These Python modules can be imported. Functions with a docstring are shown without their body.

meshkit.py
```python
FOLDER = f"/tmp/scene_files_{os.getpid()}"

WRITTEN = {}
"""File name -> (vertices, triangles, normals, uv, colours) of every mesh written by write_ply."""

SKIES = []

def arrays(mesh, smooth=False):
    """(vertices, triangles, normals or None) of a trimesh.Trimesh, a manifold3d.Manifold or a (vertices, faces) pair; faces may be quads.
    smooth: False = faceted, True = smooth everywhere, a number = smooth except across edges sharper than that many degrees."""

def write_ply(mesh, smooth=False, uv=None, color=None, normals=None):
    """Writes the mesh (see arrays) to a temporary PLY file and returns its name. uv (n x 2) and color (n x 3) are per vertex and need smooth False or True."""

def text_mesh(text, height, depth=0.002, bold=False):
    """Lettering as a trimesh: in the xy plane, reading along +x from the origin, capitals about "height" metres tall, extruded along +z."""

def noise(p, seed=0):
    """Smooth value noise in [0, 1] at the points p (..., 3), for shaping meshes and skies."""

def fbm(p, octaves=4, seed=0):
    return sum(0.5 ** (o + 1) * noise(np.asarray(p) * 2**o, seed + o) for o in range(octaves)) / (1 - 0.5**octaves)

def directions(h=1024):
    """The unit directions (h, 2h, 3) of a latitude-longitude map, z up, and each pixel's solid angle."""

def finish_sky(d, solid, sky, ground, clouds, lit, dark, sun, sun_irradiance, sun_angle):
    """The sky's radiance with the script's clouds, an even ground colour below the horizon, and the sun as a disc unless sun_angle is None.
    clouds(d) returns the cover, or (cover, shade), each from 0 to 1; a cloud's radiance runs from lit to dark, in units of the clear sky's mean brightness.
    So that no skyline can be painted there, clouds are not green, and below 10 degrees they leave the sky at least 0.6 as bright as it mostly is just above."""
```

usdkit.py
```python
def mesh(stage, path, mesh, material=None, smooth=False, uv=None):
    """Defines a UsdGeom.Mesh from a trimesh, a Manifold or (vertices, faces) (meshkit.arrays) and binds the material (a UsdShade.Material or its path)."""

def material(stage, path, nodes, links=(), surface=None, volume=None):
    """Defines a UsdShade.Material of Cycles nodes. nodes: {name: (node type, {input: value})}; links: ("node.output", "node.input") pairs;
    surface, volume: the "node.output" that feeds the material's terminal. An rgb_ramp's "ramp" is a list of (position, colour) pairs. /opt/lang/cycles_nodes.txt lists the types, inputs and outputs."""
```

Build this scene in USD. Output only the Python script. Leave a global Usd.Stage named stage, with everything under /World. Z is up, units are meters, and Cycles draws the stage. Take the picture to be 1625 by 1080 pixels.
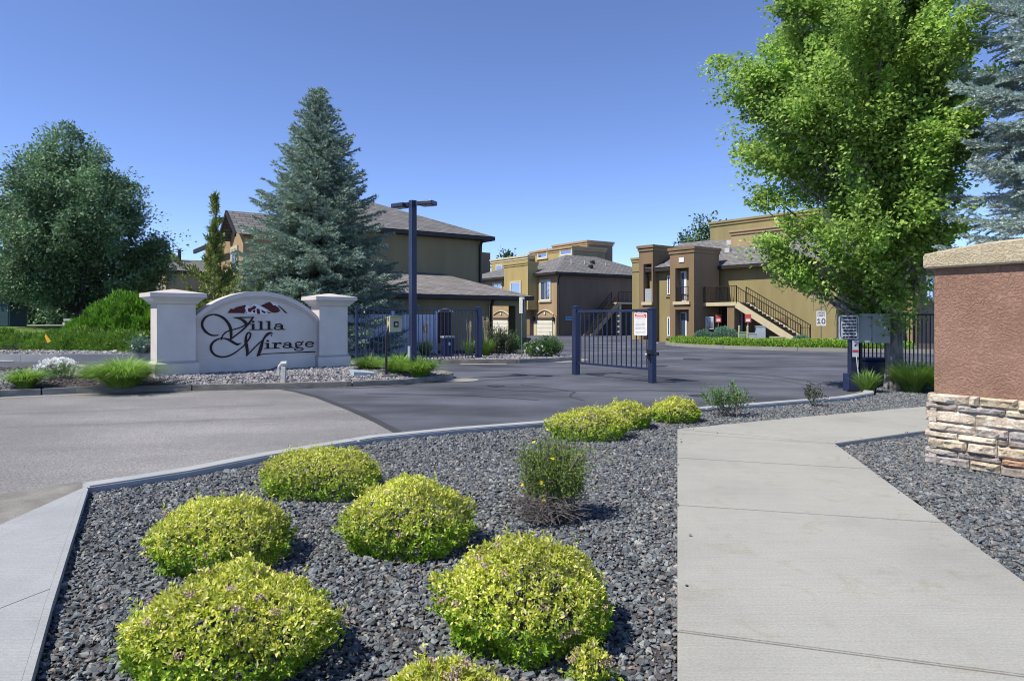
import math
import numpy as np, trimesh, shapely, usdkit, meshkit
from shapely.geometry import Polygon, LineString, Point, box as sbox
from shapely.ops import unary_union
from pxr import Usd, UsdGeom, UsdLux, UsdShade, Sdf, Gf, Vt

stage = Usd.Stage.CreateInMemory()
UsdGeom.SetStageUpAxis(stage, 'Z'); UsdGeom.SetStageMetersPerUnit(stage, 1.0)
world = UsdGeom.Xform.Define(stage, '/World')
UsdGeom.Scope.Define(stage, '/World/Looks')

# ------------------------------------------------------------------ camera, sky, sun, exposure
CAM_H, FOCAL, HORIZON = 1.55, 1083.3, 505.0
EXPOSURE = 0.75
SKY, SUN = 0.133, 1.08
cam = UsdGeom.Camera.Define(stage, '/World/camera')
cam.CreateHorizontalApertureAttr(36.0); cam.CreateFocalLengthAttr(24.0)
cam.CreateVerticalApertureOffsetAttr(-36.0 * 35 / 1625)
cam.CreateExposureAttr(EXPOSURE)
cam.CreateClippingRangeAttr(Gf.Vec2f(0.05, 5000))
cam.AddTranslateOp().Set(Gf.Vec3d(0, 0, CAM_H)); cam.AddRotateXOp().Set(90.0)
EL = math.radians(53)
S = np.array([-0.90 * math.cos(EL), -0.436 * math.cos(EL), math.sin(EL)])
dome = UsdLux.DomeLight.Define(stage, '/World/sky')
dome.CreateIntensityAttr(1.0)
skym = usdkit.material(stage, '/World/Looks/sky_light', {
    's': ('sky_texture', {'sky_type': 'single_scattering', 'sun_disc': False, 'sun_elevation': EL, 'sun_rotation': math.atan2(S[0], S[1]), 'altitude': 1900.0, 'air_density': 0.7, 'aerosol_density': 0.08, 'ozone_density': 4.0}),
    'm': ('mix_color', {'blend_type': 'multiply', 'fac': 1.0, 'b': (.98, .935, 1.05), 'use_clamp': False}),
    'b': ('background_shader', {'strength': SKY})}, [('s.color', 'm.a'), ('m.result', 'b.color')], surface='b.background')
UsdShade.MaterialBindingAPI.Apply(dome.GetPrim()).Bind(skym)
dome.GetPrim().SetCustomDataByKey('kind', 'structure')
sun = UsdLux.DistantLight.Define(stage, '/World/sun')
sun.CreateNormalizeAttr(True); sun.CreateIntensityAttr(SUN); sun.CreateAngleAttr(0.53); sun.CreateColorAttr(Gf.Vec3f(1, 0.955, 0.88))
_z = S / np.linalg.norm(S); _x = np.cross([0, 0, 1.0], _z); _x /= np.linalg.norm(_x); _y = np.cross(_z, _x)
sun.AddTransformOp().Set(Gf.Matrix4d(*_x, 0, *_y, 0, *_z, 0, 0, 0, 30, 1))

# ------------------------------------------------------------------ helpers
def V3(*a): return np.array(a, float)
def P(x, y, z=0.0):
    """the point of the plane at height z that the photograph shows at pixel x, y"""
    Y = FOCAL * (CAM_H - z) / (y - HORIZON)
    return V3((x - 812.5) / FOCAL * Y, Y, z)
def D(x, y, Y):
    return V3((x - 812.5) / FOCAL * Y, Y, CAM_H + (HORIZON - y) / FOCAL * Y)
def nrm(v): v = np.asarray(v, float); return v / np.maximum(np.linalg.norm(v, axis=-1, keepdims=True), 1e-12)

used = {}
def numbered(parent, name):
    k = (str(parent), name); n = used.get(k, 0); used[k] = n + 1
    return name if n == 0 else f'{name}_{n:03d}'
LOC = {}
def tag(prim, label=None, cat=None, group=None, kind=None):
    for k, v in (('label', label), ('category', cat), ('group', group), ('kind', kind)):
        if v: prim.SetCustomDataByKey(k, v)
def thing(name, label, cat, loc=(0, 0, 0), group=None):
    x = UsdGeom.Xform.Define(stage, '/World/' + numbered('/World', name))
    loc = np.asarray(loc, float); x.AddTranslateOp().Set(Gf.Vec3d(*loc))
    tag(x.GetPrim(), label, cat, group); LOC[str(x.GetPath())] = loc
    return x.GetPrim()
def vf(m):
    if isinstance(m, MB): return m.arrays()
    v, f, _ = meshkit.arrays(m, False); return v, f
def part(name, m, material, parent=None, smooth=False, label=None, kind=None):
    """ONE mesh (given in world coordinates) under a thing, a part or a piece of the setting"""
    pp = '/World' if parent is None else str(parent.GetPath())
    v, f = vf(m)
    off = V3(0, 0, 0); q = pp
    while q and q != '/World':
        if q in LOC: off = LOC[q]; break
        q = q.rsplit('/', 1)[0]
    uv = None
    if material in LEAFY:
        k = LEAFY[material]; q = np.random.default_rng(len(v)).random((len(v) // k + 1, 2)); uv = q[np.arange(len(v)) // k]
    o = usdkit.mesh(stage, pp + '/' + numbered(pp, name), (v - off, f), M[material], smooth=smooth, uv=uv).GetPrim()
    tag(o, label=label, kind=kind)
    return o
def struct(name, m, material, parent=None, smooth=False):
    return part(name, m, material, parent, smooth, kind='structure' if parent is None else None)
def copy_of(src, loc, rotz=0, label=None, group=None, scale=1.0):
    was = src.GetCustomData()
    name = str(src.GetName()).rsplit('_0', 1)[0]
    x = UsdGeom.Xform.Define(stage, '/World/' + numbered('/World', name)); r = x.GetPrim()
    r.GetReferences().AddInternalReference(src.GetPath())
    x.ClearXformOpOrder()
    x.MakeMatrixXform().Set(Gf.Matrix4d().SetScale(scale) * Gf.Matrix4d().SetRotate(Gf.Rotation(Gf.Vec3d(0, 0, 1), math.degrees(rotz))) * Gf.Matrix4d().SetTranslate(Gf.Vec3d(*map(float, loc))))
    tag(r, label or was.get('label'), was.get('category'), group or was.get('group'))
    r.SetInstanceable(True)
    return r

class MB:
    """collects faces of one mesh"""
    def __init__(s): s.v, s.f, s.n = [], [], 0
    def add(s, v, f):
        v = np.asarray(v, float); f = np.asarray(f, int)
        if len(f) == 0: return s
        if f.shape[1] == 4: f = np.vstack([f[:, [0, 1, 2]], f[:, [0, 2, 3]]])
        s.v.append(v); s.f.append(f + s.n); s.n += len(v); return s
    def mesh(s, m): return s.add(*vf(m))
    def arrays(s): return np.vstack(s.v), np.vstack(s.f)
    def hexa(s, c):
        """c: 8 corners, bottom ring then top ring"""
        return s.add(c, [[0, 3, 2, 1], [4, 5, 6, 7], [0, 1, 5, 4], [1, 2, 6, 5], [2, 3, 7, 6], [3, 0, 4, 7]])
    def box(s, a, b):
        (x0, y0, z0), (x1, y1, z1) = a, b
        return s.hexa([(x0, y0, z0), (x1, y0, z0), (x1, y1, z0), (x0, y1, z0), (x0, y0, z1), (x1, y0, z1), (x1, y1, z1), (x0, y1, z1)])
    def bar(s, a, b, w, h, up=(0, 0, 1)):
        """a beam from a to b, w wide (sideways), h high"""
        a, b = np.asarray(a, float), np.asarray(b, float); d = nrm(b - a)
        if abs(d @ np.asarray(up, float)) > .98: up = (0, 1, 0)
        sd = nrm(np.cross(d, up)); u = np.cross(sd, d)
        r = [-sd * w / 2 - u * h / 2, sd * w / 2 - u * h / 2, sd * w / 2 + u * h / 2, -sd * w / 2 + u * h / 2]
        return s.hexa([a + q for q in r] + [b + q for q in r])
    def tube(s, pts, rad, sides=6, cap=True):
        pts = np.asarray(pts, float); n = len(pts); rad = np.broadcast_to(rad, n)
        t = nrm(np.gradient(pts, axis=0)); ref = V3(0, 0, 1) if abs(t[0, 2]) < .9 else V3(1, 0, 0)
        a = nrm(np.cross(t, ref)); b = np.cross(t, a)
        ang = np.arange(sides) / sides * 2 * np.pi
        v = pts[:, None] + rad[:, None, None] * (np.cos(ang)[None, :, None] * a[:, None] + np.sin(ang)[None, :, None] * b[:, None])
        v = v.reshape(-1, 3); f = []
        for i in range(n - 1):
            for j in range(sides):
                k = (j + 1) % sides
                f.append([i * sides + j, i * sides + k, (i + 1) * sides + k, (i + 1) * sides + j])
        s.add(v, f)
        if cap:
            for i in (0, n - 1):
                s.add(v[i * sides:(i + 1) * sides], [[0, j, j + 1] for j in range(1, sides - 1)])
        return s
    def poly(s, poly, z0, z1):
        """a shapely polygon extruded from z0 to z1"""
        for g in getattr(poly, 'geoms', [poly]):
            if g.area > 1e-6:
                m = trimesh.creation.extrude_polygon(g, z1 - z0, engine='earcut'); m.apply_translation((0, 0, z0)); s.mesh(m)
        return s
    def sheet(s, poly, z=0.0, zf=None, cell=None):
        if cell:
            x0, y0, x1, y1 = poly.bounds; cuts = []
            for gx in np.arange(x0, x1, cell):
                for gy in np.arange(y0, y1, cell):
                    c = poly.intersection(sbox(gx, gy, gx + cell, gy + cell))
                    cuts += [g for g in getattr(c, 'geoms', [c]) if g.geom_type == 'Polygon' and g.area > 1e-6]
        else: cuts = list(getattr(poly, 'geoms', [poly]))
        for g in cuts:
            v, f = trimesh.creation.triangulate_polygon(g, engine='earcut')
            zz = np.full(len(v), z) if zf is None else zf(v[:, 0], v[:, 1])
            a = v[f[:, 1]] - v[f[:, 0]]; b = v[f[:, 2]] - v[f[:, 0]]
            fl = (a[:, 0] * b[:, 1] - a[:, 1] * b[:, 0]) < 0
            f = np.where(fl[:, None], f[:, ::-1], f)
            s.add(np.c_[v, zz], f)
        return s

class Frame:
    """a wall's own axes: u along it, n out of it, z up"""
    def __init__(s, o, u, n=None):
        s.o = np.asarray(o, float)[:2]; s.u = nrm(np.asarray(u, float)[:2]); s.n = nrm(np.asarray(n, float)[:2]) if n is not None else V3(s.u[1], -s.u[0])
    def p(s, u, n, z):
        q = s.o + s.u * u + s.n * n; return V3(q[0], q[1], z)
    def hexa(s, mb, u0, u1, n0, n1, z0, z1):
        c = [(u0, n1), (u1, n1), (u1, n0), (u0, n0)]
        return mb.hexa([s.p(a, b, z0) for a, b in c] + [s.p(a, b, z1) for a, b in c])
    def at(s, x, n=0.0):
        """u where the plane n is crossed by the photograph's column x"""
        r = (x - 812.5) / FOCAL; o = s.o + s.n * n
        return (r * o[1] - o[0]) / (s.u[0] - r * s.u[1])
    def zat(s, x, y, n=0.0):
        u = s.at(x, n); q = s.p(u, n, 0)
        return CAM_H + (HORIZON - y) / FOCAL * q[1]
def bx(fr, *a): return fr.hexa(MB(), *a)

# ------------------------------------------------------------------ materials
M = {}; LEAFY = {}
TONE = .86      # weathering: surfaces outdoors are a little darker than when new
def mat(name, col, col2=None, scale=4.0, rough=.85, bump=0.0, bscale=60.0, spec=.3, metal=0.0, detail=5, stretch=None, ramp=(.35, .65), fine=0.0, fscale=150.0):
    col2 = col2 if col2 is not None else tuple(c * .82 for c in col)
    col, col2 = tuple(c * TONE for c in col), tuple(c * TONE for c in col2)
    n = {'g': ('geometry', {}), 'n': ('noise_texture', {'scale': scale, 'detail': detail, 'roughness': .6}),
         'r': ('rgb_ramp', {'ramp': [(ramp[0], col2), (ramp[1], col)]}),
         'p': ('principled_bsdf', {'roughness': rough, 'specular_ior_level': spec, 'metallic': metal})}
    l = [('n.fac', 'r.fac')]
    if stretch:
        n['m'] = ('mapping', {'scale': stretch}); l += [('g.position', 'm.vector'), ('m.vector', 'n.vector')]; src = 'm.vector'
    else:
        l += [('g.position', 'n.vector')]; src = 'g.position'
    out = 'r.color'
    if fine:
        n['fn'] = ('noise_texture', {'scale': fscale, 'detail': 2.0}); n['fr'] = ('map_range', {'from_min': .3, 'from_max': .7, 'to_min': 1 - fine, 'to_max': 1 + fine})
        n['mx'] = ('mix_color', {'blend_type': 'multiply', 'fac': 1.0})
        l += [('g.position', 'fn.vector'), ('fn.fac', 'fr.value'), ('r.color', 'mx.a'), ('fr.result', 'mx.b')]; out = 'mx.result'
    l.append((out, 'p.base_color'))
    if bump:
        n['bn'] = ('noise_texture', {'scale': bscale, 'detail': 4.0, 'roughness': .6}); n['b'] = ('bump', {'strength': 1.0, 'distance': bump})
        l += [(src, 'bn.vector'), ('bn.fac', 'b.height'), ('b.normal', 'p.normal')]
    M[name] = usdkit.material(stage, '/World/Looks/' + name, n, l, surface='p.BSDF')
def leafmat(name, cols, trans=.3, rough=.55, spec=.25, nscale=1.3, namp=.25):
    LEAFY[name] = 3 if name.startswith('needle') else 12 if name.startswith('grass_blade') else 4
    n = {'g': ('geometry', {}), 'u': ('uvmap', {'attribute': 'st'}), 'sx': ('separate_xyz', {}), 'r': ('rgb_ramp', {'ramp': [(i / (len(cols) - 1), c) for i, c in enumerate(cols)]}),
         'n': ('noise_texture', {'scale': nscale, 'detail': 2.0}), 'nr': ('map_range', {'from_min': .3, 'from_max': .7, 'to_min': 1 - namp, 'to_max': 1 + namp}),
         'mx': ('mix_color', {'blend_type': 'multiply', 'fac': 1.0, 'use_clamp': False}),
         'p': ('principled_bsdf', {'roughness': rough, 'specular_ior_level': spec}), 't': ('translucent_bsdf', {}), 'k': ('mix_closure', {'fac': trans})}
    l = [('u.UV', 'sx.vector'), ('sx.x', 'r.fac'), ('g.position', 'n.vector'), ('n.fac', 'nr.value'), ('r.color', 'mx.a'), ('nr.result', 'mx.b'),
         ('mx.result', 'p.base_color'), ('mx.result', 't.color'), ('p.BSDF', 'k.closure1'), ('t.BSDF', 'k.closure2')]
    M[name] = usdkit.material(stage, '/World/Looks/' + name, n, l, surface='k.closure')

def asphaltmat(name, base, speck, patch, spots):
    n = {'g': ('geometry', {}), 'a': ('noise_texture', {'scale': 48.0, 'detail': 4.0, 'roughness': .8}),
         'ar': ('rgb_ramp', {'ramp': [(.3, tuple(c * (1 - speck) for c in base)), (.5, base), (.62, tuple(c * (1 + speck) for c in base)), (.75, tuple(min(c * (1 + 2.2 * speck), .5) for c in base))]}),
         'm': ('mapping', {'scale': (.35, .9, 1), 'rotation': (0, 0, .55)}), 'b': ('noise_texture', {'scale': .9, 'detail': 6.0, 'roughness': .62}),
         'br': ('map_range', {'from_min': .3, 'from_max': .7, 'to_min': 1 - patch, 'to_max': 1 + patch}),
         'c': ('noise_texture', {'scale': .35, 'detail': 3.0}), 'cr': ('map_range', {'from_min': .35, 'from_max': .65, 'to_min': 1 - spots, 'to_max': 1 + spots}),
         'x': ('mix_color', {'blend_type': 'multiply', 'fac': 1.0}), 'y': ('mix_color', {'blend_type': 'multiply', 'fac': 1.0}),
         'bp': ('bump', {'distance': .006, 'strength': .8}), 'p': ('principled_bsdf', {'roughness': .88, 'specular_ior_level': .3})}
    l = [('g.position', 'a.vector'), ('g.position', 'm.vector'), ('m.vector', 'b.vector'), ('g.position', 'c.vector'), ('a.fac', 'ar.fac'), ('b.fac', 'br.value'), ('c.fac', 'cr.value'),
         ('ar.color', 'x.a'), ('br.result', 'x.b'), ('x.result', 'y.a'), ('cr.result', 'y.b'), ('y.result', 'p.base_color'), ('a.fac', 'bp.height'), ('bp.normal', 'p.normal')]
    M[name] = usdkit.material(stage, '/World/Looks/' + name, n, l, surface='p.BSDF')
asphaltmat('asphalt_old', (.172, .166, .160), .62, .20, .14)
asphaltmat('asphalt_dark', (.066, .070, .084), .50, .40, .28)
asphaltmat('asphalt_seam', (.040, .040, .044), .3, .2, .1)
mat('concrete', (.285, .272, .236), (.245, .234, .204), 1.1, .9, .002, 220, .25, fine=.10, fscale=240)
mat('concrete_new', (.37, .375, .37), (.31, .318, .315), 1.7, .9, .002, 200, .25, fine=.08, fscale=200)
mat('kerb_concrete', (.27, .26, .235), (.18, .175, .165), 2.2, .92, .004, 90, .25, fine=.14, fscale=120)
mat('kerb_old', (.27, .255, .225), (.15, .145, .13), 2.0, .93, .005, 80, .2, fine=.2, fscale=100, stretch=(1, 1, 2.5))
def concretemat(name, col, dark, stain, ang):
    n = {'g': ('geometry', {}), 'a': ('noise_texture', {'scale': .8, 'detail': 7.0, 'roughness': .65}), 'ar': ('rgb_ramp', {'ramp': [(.32, dark), (.52, col), (.7, tuple(c * 1.07 for c in col))]}),
         's': ('noise_texture', {'scale': 3.2, 'detail': 5.0, 'roughness': .7, 'distortion': .8}), 'sr': ('rgb_ramp', {'ramp': [(.55, (1, 1, 1)), (.70, stain)]}),
         'f': ('noise_texture', {'scale': 70.0, 'detail': 4.0, 'roughness': .8}), 'fr': ('map_range', {'from_min': .3, 'from_max': .7, 'to_min': .80, 'to_max': 1.18}),
         'v': ('voronoi_texture', {'scale': 26.0}), 'vr': ('map_range', {'from_min': .03, 'from_max': .10, 'to_min': .80, 'to_max': 1.0, 'clamp': True}), 'm': ('mapping', {'rotation': (0, 0, ang), 'scale': (1.2, 130, 1)}),
         'w': ('noise_texture', {'scale': 1.0, 'detail': 3.0}), 'wr': ('map_range', {'from_min': .3, 'from_max': .7, 'to_min': .93, 'to_max': 1.06}), 'b': ('bump', {'distance': .003, 'strength': .7}),
         'x': ('mix_color', {'blend_type': 'multiply', 'fac': 1.0}), 'y': ('mix_color', {'blend_type': 'multiply', 'fac': 1.0}), 'z': ('mix_color', {'blend_type': 'multiply', 'fac': .8}), 'q': ('mix_color', {'blend_type': 'multiply', 'fac': 1.0}),
         'p': ('principled_bsdf', {'roughness': .92, 'specular_ior_level': .22})}
    l = [('g.position', k + '.vector') for k in 'asfvm'] + [('m.vector', 'w.vector'), ('a.fac', 'ar.fac'), ('s.fac', 'sr.fac'), ('f.fac', 'fr.value'), ('v.distance', 'vr.value'), ('w.fac', 'wr.value'),
         ('ar.color', 'x.a'), ('sr.color', 'x.b'), ('x.result', 'y.a'), ('fr.result', 'y.b'), ('y.result', 'z.a'), ('vr.result', 'z.b'), ('z.result', 'q.a'), ('wr.result', 'q.b'), ('q.result', 'p.base_color'), ('w.fac', 'b.height'), ('b.normal', 'p.normal')]
    M[name] = usdkit.material(stage, '/World/Looks/' + name, n, l, surface='p.BSDF')
concretemat('walk_concrete', (.292, .287, .256), (.252, .247, .222), (.90, .86, .79), .24)
concretemat('ramp_concrete', (.285, .292, .290), (.235, .243, .246), (.88, .87, .85), -.5)
mat('tyre_mark', (.095, .098, .110), (.070, .073, .084), 9, .9, ramp=(.42, .58))
mat('oil_stain', (.040, .040, .044), (.030, .030, .033), 9, .6, ramp=(.42, .58))
mat('grit', (.22, .20, .17), (.13, .12, .11), 14, .97, .004, 90, .1, fine=.3, fscale=80)
asphaltmat('asphalt_worn', (.150, .145, .140), .55, .15, .1)
mat('joint_dirt', (.16, .15, .13), rough=.95)
mat('soil', (.10, .09, .085), (.05, .045, .043), 7, .97, .02, 60, .1, fine=.4, fscale=70)
mat('ground_earth', (.22, .20, .14), (.16, .16, .09), .3, .97, 0, 40, .1)
mat('lawn', (.13, .19, .05), (.09, .15, .035), 1.5, .95, .03, 50, .1, fine=.3, fscale=30)
mat('sign_stucco', (.57, .515, .465), (.51, .455, .41), 1.6, .9, .0025, 190, .2, fine=.05, fscale=90)
mat('sign_brown', (.018, .009, .008), (.014, .007, .006), 5, .7)
mat('sign_red', (.085, .014, .014), (.06, .01, .01), 5, .7)
mat('sign_white', (.72, .70, .68), (.65, .63, .6), 5, .7)
mat('stucco_pink', (.320, .194, .140), (.255, .150, .106), 2.2, .93, 0, 60, .15, fine=.07, fscale=60)
mat('stucco_cap', (.50, .43, .29), (.43, .36, .24), 2.5, .93, 0, 60, .15, fine=.07, fscale=60)
def wormstucco(name, sc, dist):
    """trowelled stucco: short raised worms"""
    p = stage.GetPrimAtPath('/World/Looks/' + name)
    base = str(p.GetPath())
    def sh(n, kind, **kw):
        s = UsdShade.Shader.Define(stage, base + '/' + n); s.CreateIdAttr('cycles_' + kind)
        for k, v in kw.items():
            if isinstance(v, str): s.CreateInput(k, Sdf.ValueTypeNames.Token).Set(v)
            else: s.CreateInput(k, Sdf.ValueTypeNames.Float).Set(float(v))
        return s
    T = Sdf.ValueTypeNames.Token
    g = UsdShade.Shader(stage.GetPrimAtPath(base + '/g'))
    a = sh('wa', 'noise_texture', scale=sc, detail=3.0, roughness=.45, distortion=1.6)
    r = sh('wr', 'map_range', range_type='smoothstep', from_min=.40, from_max=.60, to_min=0, to_max=1)
    b = sh('wb', 'bump', strength=1.0, distance=dist)
    a.CreateInput('vector', T).ConnectToSource(g.CreateOutput('position', T))
    r.CreateInput('value', T).ConnectToSource(a.CreateOutput('fac', T))
    b.CreateInput('height', T).ConnectToSource(r.CreateOutput('result', T))
    UsdShade.Shader(stage.GetPrimAtPath(base + '/p')).CreateInput('normal', T).ConnectToSource(b.CreateOutput('normal', T))
wormstucco('stucco_pink', 25, .008); wormstucco('stucco_cap', 25, .008)
for i, c in enumerate([(.56, .47, .34), (.52, .47, .41), (.40, .375, .35), (.60, .52, .41), (.47, .29, .18), (.31, .265, .23), (.56, .52, .46), (.45, .41, .36)]):
    mat(f'ledge_stone_{"abcdefgh"[i]}', c, tuple(x * f for x, f in zip(c, (.66, .61, .57))), 9.0, .92, .012, 45, .2, fine=.22, fscale=50, ramp=(.36, .58))
mat('mortar', (.50, .46, .40), (.42, .385, .33), 9, .96, .004, 90, .1)
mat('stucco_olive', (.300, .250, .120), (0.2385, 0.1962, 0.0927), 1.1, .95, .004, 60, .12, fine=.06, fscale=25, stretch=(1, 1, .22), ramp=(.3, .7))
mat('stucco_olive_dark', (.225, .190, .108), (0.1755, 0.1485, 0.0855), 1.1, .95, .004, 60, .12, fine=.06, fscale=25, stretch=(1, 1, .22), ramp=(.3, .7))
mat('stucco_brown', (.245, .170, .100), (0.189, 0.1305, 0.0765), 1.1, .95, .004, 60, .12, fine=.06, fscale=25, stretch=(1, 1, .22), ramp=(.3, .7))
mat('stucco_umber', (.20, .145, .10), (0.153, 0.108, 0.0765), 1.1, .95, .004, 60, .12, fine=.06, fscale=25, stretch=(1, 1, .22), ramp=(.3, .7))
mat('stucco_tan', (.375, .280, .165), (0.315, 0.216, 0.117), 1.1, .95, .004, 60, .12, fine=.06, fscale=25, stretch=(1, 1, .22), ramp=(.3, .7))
mat('stucco_gold', (.42, .32, .135), (0.333, 0.2565, 0.108), 1.1, .95, .004, 60, .12, fine=.06, fscale=25, stretch=(1, 1, .22), ramp=(.3, .7))
mat('trim_cream', (.55, .47, .30), (.48, .41, .26), 2, .9)
mat('trim_white', (.74, .74, .72), (.68, .68, .66), 3, .6)
mat('garage_white', (.66, .63, .50), (.60, .57, .45), 2, .6)
mat('dark_trim', (.030, .024, .022), (.022, .018, .017), 3, .6)
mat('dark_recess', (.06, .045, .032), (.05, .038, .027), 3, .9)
mat('iron_navy', (.020, .030, .085), (.014, .022, .065), 3, .42, spec=.5)
mat('iron_dark', (.018, .019, .030), (.012, .013, .02), 3, .45, spec=.5)
mat('lamp_navy', (.020, .028, .066), (.014, .020, .048), 2, .4, spec=.5)
mat('black_metal', (.012, .012, .014), (.008, .008, .01), 3, .45, spec=.5)
mat('rust', (.12, .05, .025), (.06, .03, .02), 20, .9)
mat('vinyl_fence', (.42, .45, .52), (.38, .41, .47), 1.2, .6)
mat('box_grey', (.34, .37, .37), (.29, .32, .32), 2, .55)
mat('box_beige', (.40, .39, .24), (.34, .33, .2), 3, .6)
mat('box_green', (.20, .29, .18), (.16, .24, .15), 3, .6)
mat('box_teal', (.030, .075, .085), (.022, .058, .066), 2, .6)
mat('plastic_navy', (.012, .016, .06), (.008, .011, .04), 3, .45, spec=.5)
mat('flood_grey', (.36, .42, .46), (.31, .36, .40), 4, .6)
mat('pale_paint', (.55, .54, .50), (.42, .41, .38), 9, .7)
mat('line_paint', (.50, .50, .48), (.30, .30, .30), 9, .8, ramp=(.4, .6))
mat('sign_red_paint', (.50, .085, .080), (.44, .07, .066), 5, .5)
mat('sign_blue_paint', (.16, .42, .60), (.14, .38, .55), 5, .5)
mat('sign_ink', (.02, .022, .04), (.015, .017, .03), 5, .6)
mat('sign_grey_ink', (.28, .28, .32), (.24, .24, .28), 5, .6)
mat('sign_pale', (.62, .64, .68), (.58, .60, .64), 5, .5)
mat('post_green', (.10, .15, .10), (.08, .12, .08), 5, .6)
mat('post_steel', (.22, .20, .17), (.17, .155, .13), 9, .6, spec=.4)
mat('wood_brown', (.055, .028, .020), (.035, .018, .013), 4, .8, stretch=(8, 8, .8))
mat('yellow_flag', (.75, .42, .02), (.7, .38, .02), 3, .6)
mat('bark', (.13, .115, .10), (.055, .048, .042), 5, .95, .03, 14, .1, stretch=(3, 3, .5), ramp=(.35, .6))
mat('bark_grey', (.30, .28, .26), (.13, .12, .115), 6, .95, .035, 16, .1, stretch=(3, 3, .45), ramp=(.38, .6))
mat('dry_twig', (.20, .175, .155), (.11, .095, .085), 14, .95)
mat('window_dark', (.03, .035, .045), (.02, .024, .03), 2, .08, spec=.6)
def glass(name, tint, room):
    M[name] = usdkit.material(stage, '/World/Looks/' + name, {'f': ('fresnel', {'IOR': 1.5}), 'd': ('principled_bsdf', {'base_color': room, 'roughness': .06, 'specular_ior_level': .9}), 'g': ('glossy_bsdf', {'color': tint, 'roughness': .03}), 'm': ('mix_closure', {'fac': .35})},
                              [('d.BSDF', 'm.closure1'), ('g.BSDF', 'm.closure2')], surface='m.closure')
glass('pane_blue', (.75, .82, .95), (.06, .09, .15))
def shingles(name, c1, c2, sc):
    n = {'g': ('geometry', {}), 'o': ('noise_texture', {'scale': 1.0, 'detail': 3.0}), 'm': ('mapping', {}), 'br': ('brick_texture', {'color1': c1, 'color2': c2, 'mortar': tuple(x * .35 for x in c2), 'scale': sc, 'mortar_size': .022, 'brick_width': .62, 'row_height': .3, 'bias': .0}),
         'uv': ('uvmap', {'attribute': 'st'}), 'w': ('noise_texture', {'scale': 6.0, 'detail': 6.0, 'roughness': .8}), 'wr': ('map_range', {'from_min': .3, 'from_max': .7, 'to_min': .72, 'to_max': 1.28}), 'x': ('mix_color', {'blend_type': 'multiply', 'fac': 1.0}),
         'b': ('bump', {'distance': .03, 'strength': .8, 'invert': True}), 'p': ('principled_bsdf', {'roughness': .92, 'specular_ior_level': .2})}
    l = [('uv.UV', 'br.vector'), ('g.position', 'w.vector'), ('w.fac', 'wr.value'), ('br.color', 'x.a'), ('wr.result', 'x.b'), ('x.result', 'p.base_color'), ('br.fac', 'b.height'), ('b.normal', 'p.normal')]
    for k in ('o', 'm'): n.pop(k)
    M[name] = usdkit.material(stage, '/World/Looks/' + name, n, l, surface='p.BSDF')
shingles('shingle_grey', (.185, .178, .172), (.125, .121, .118), 1.15)
shingles('shingle_light', (.24, .22, .205), (.15, .138, .13), 1.15)

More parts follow.
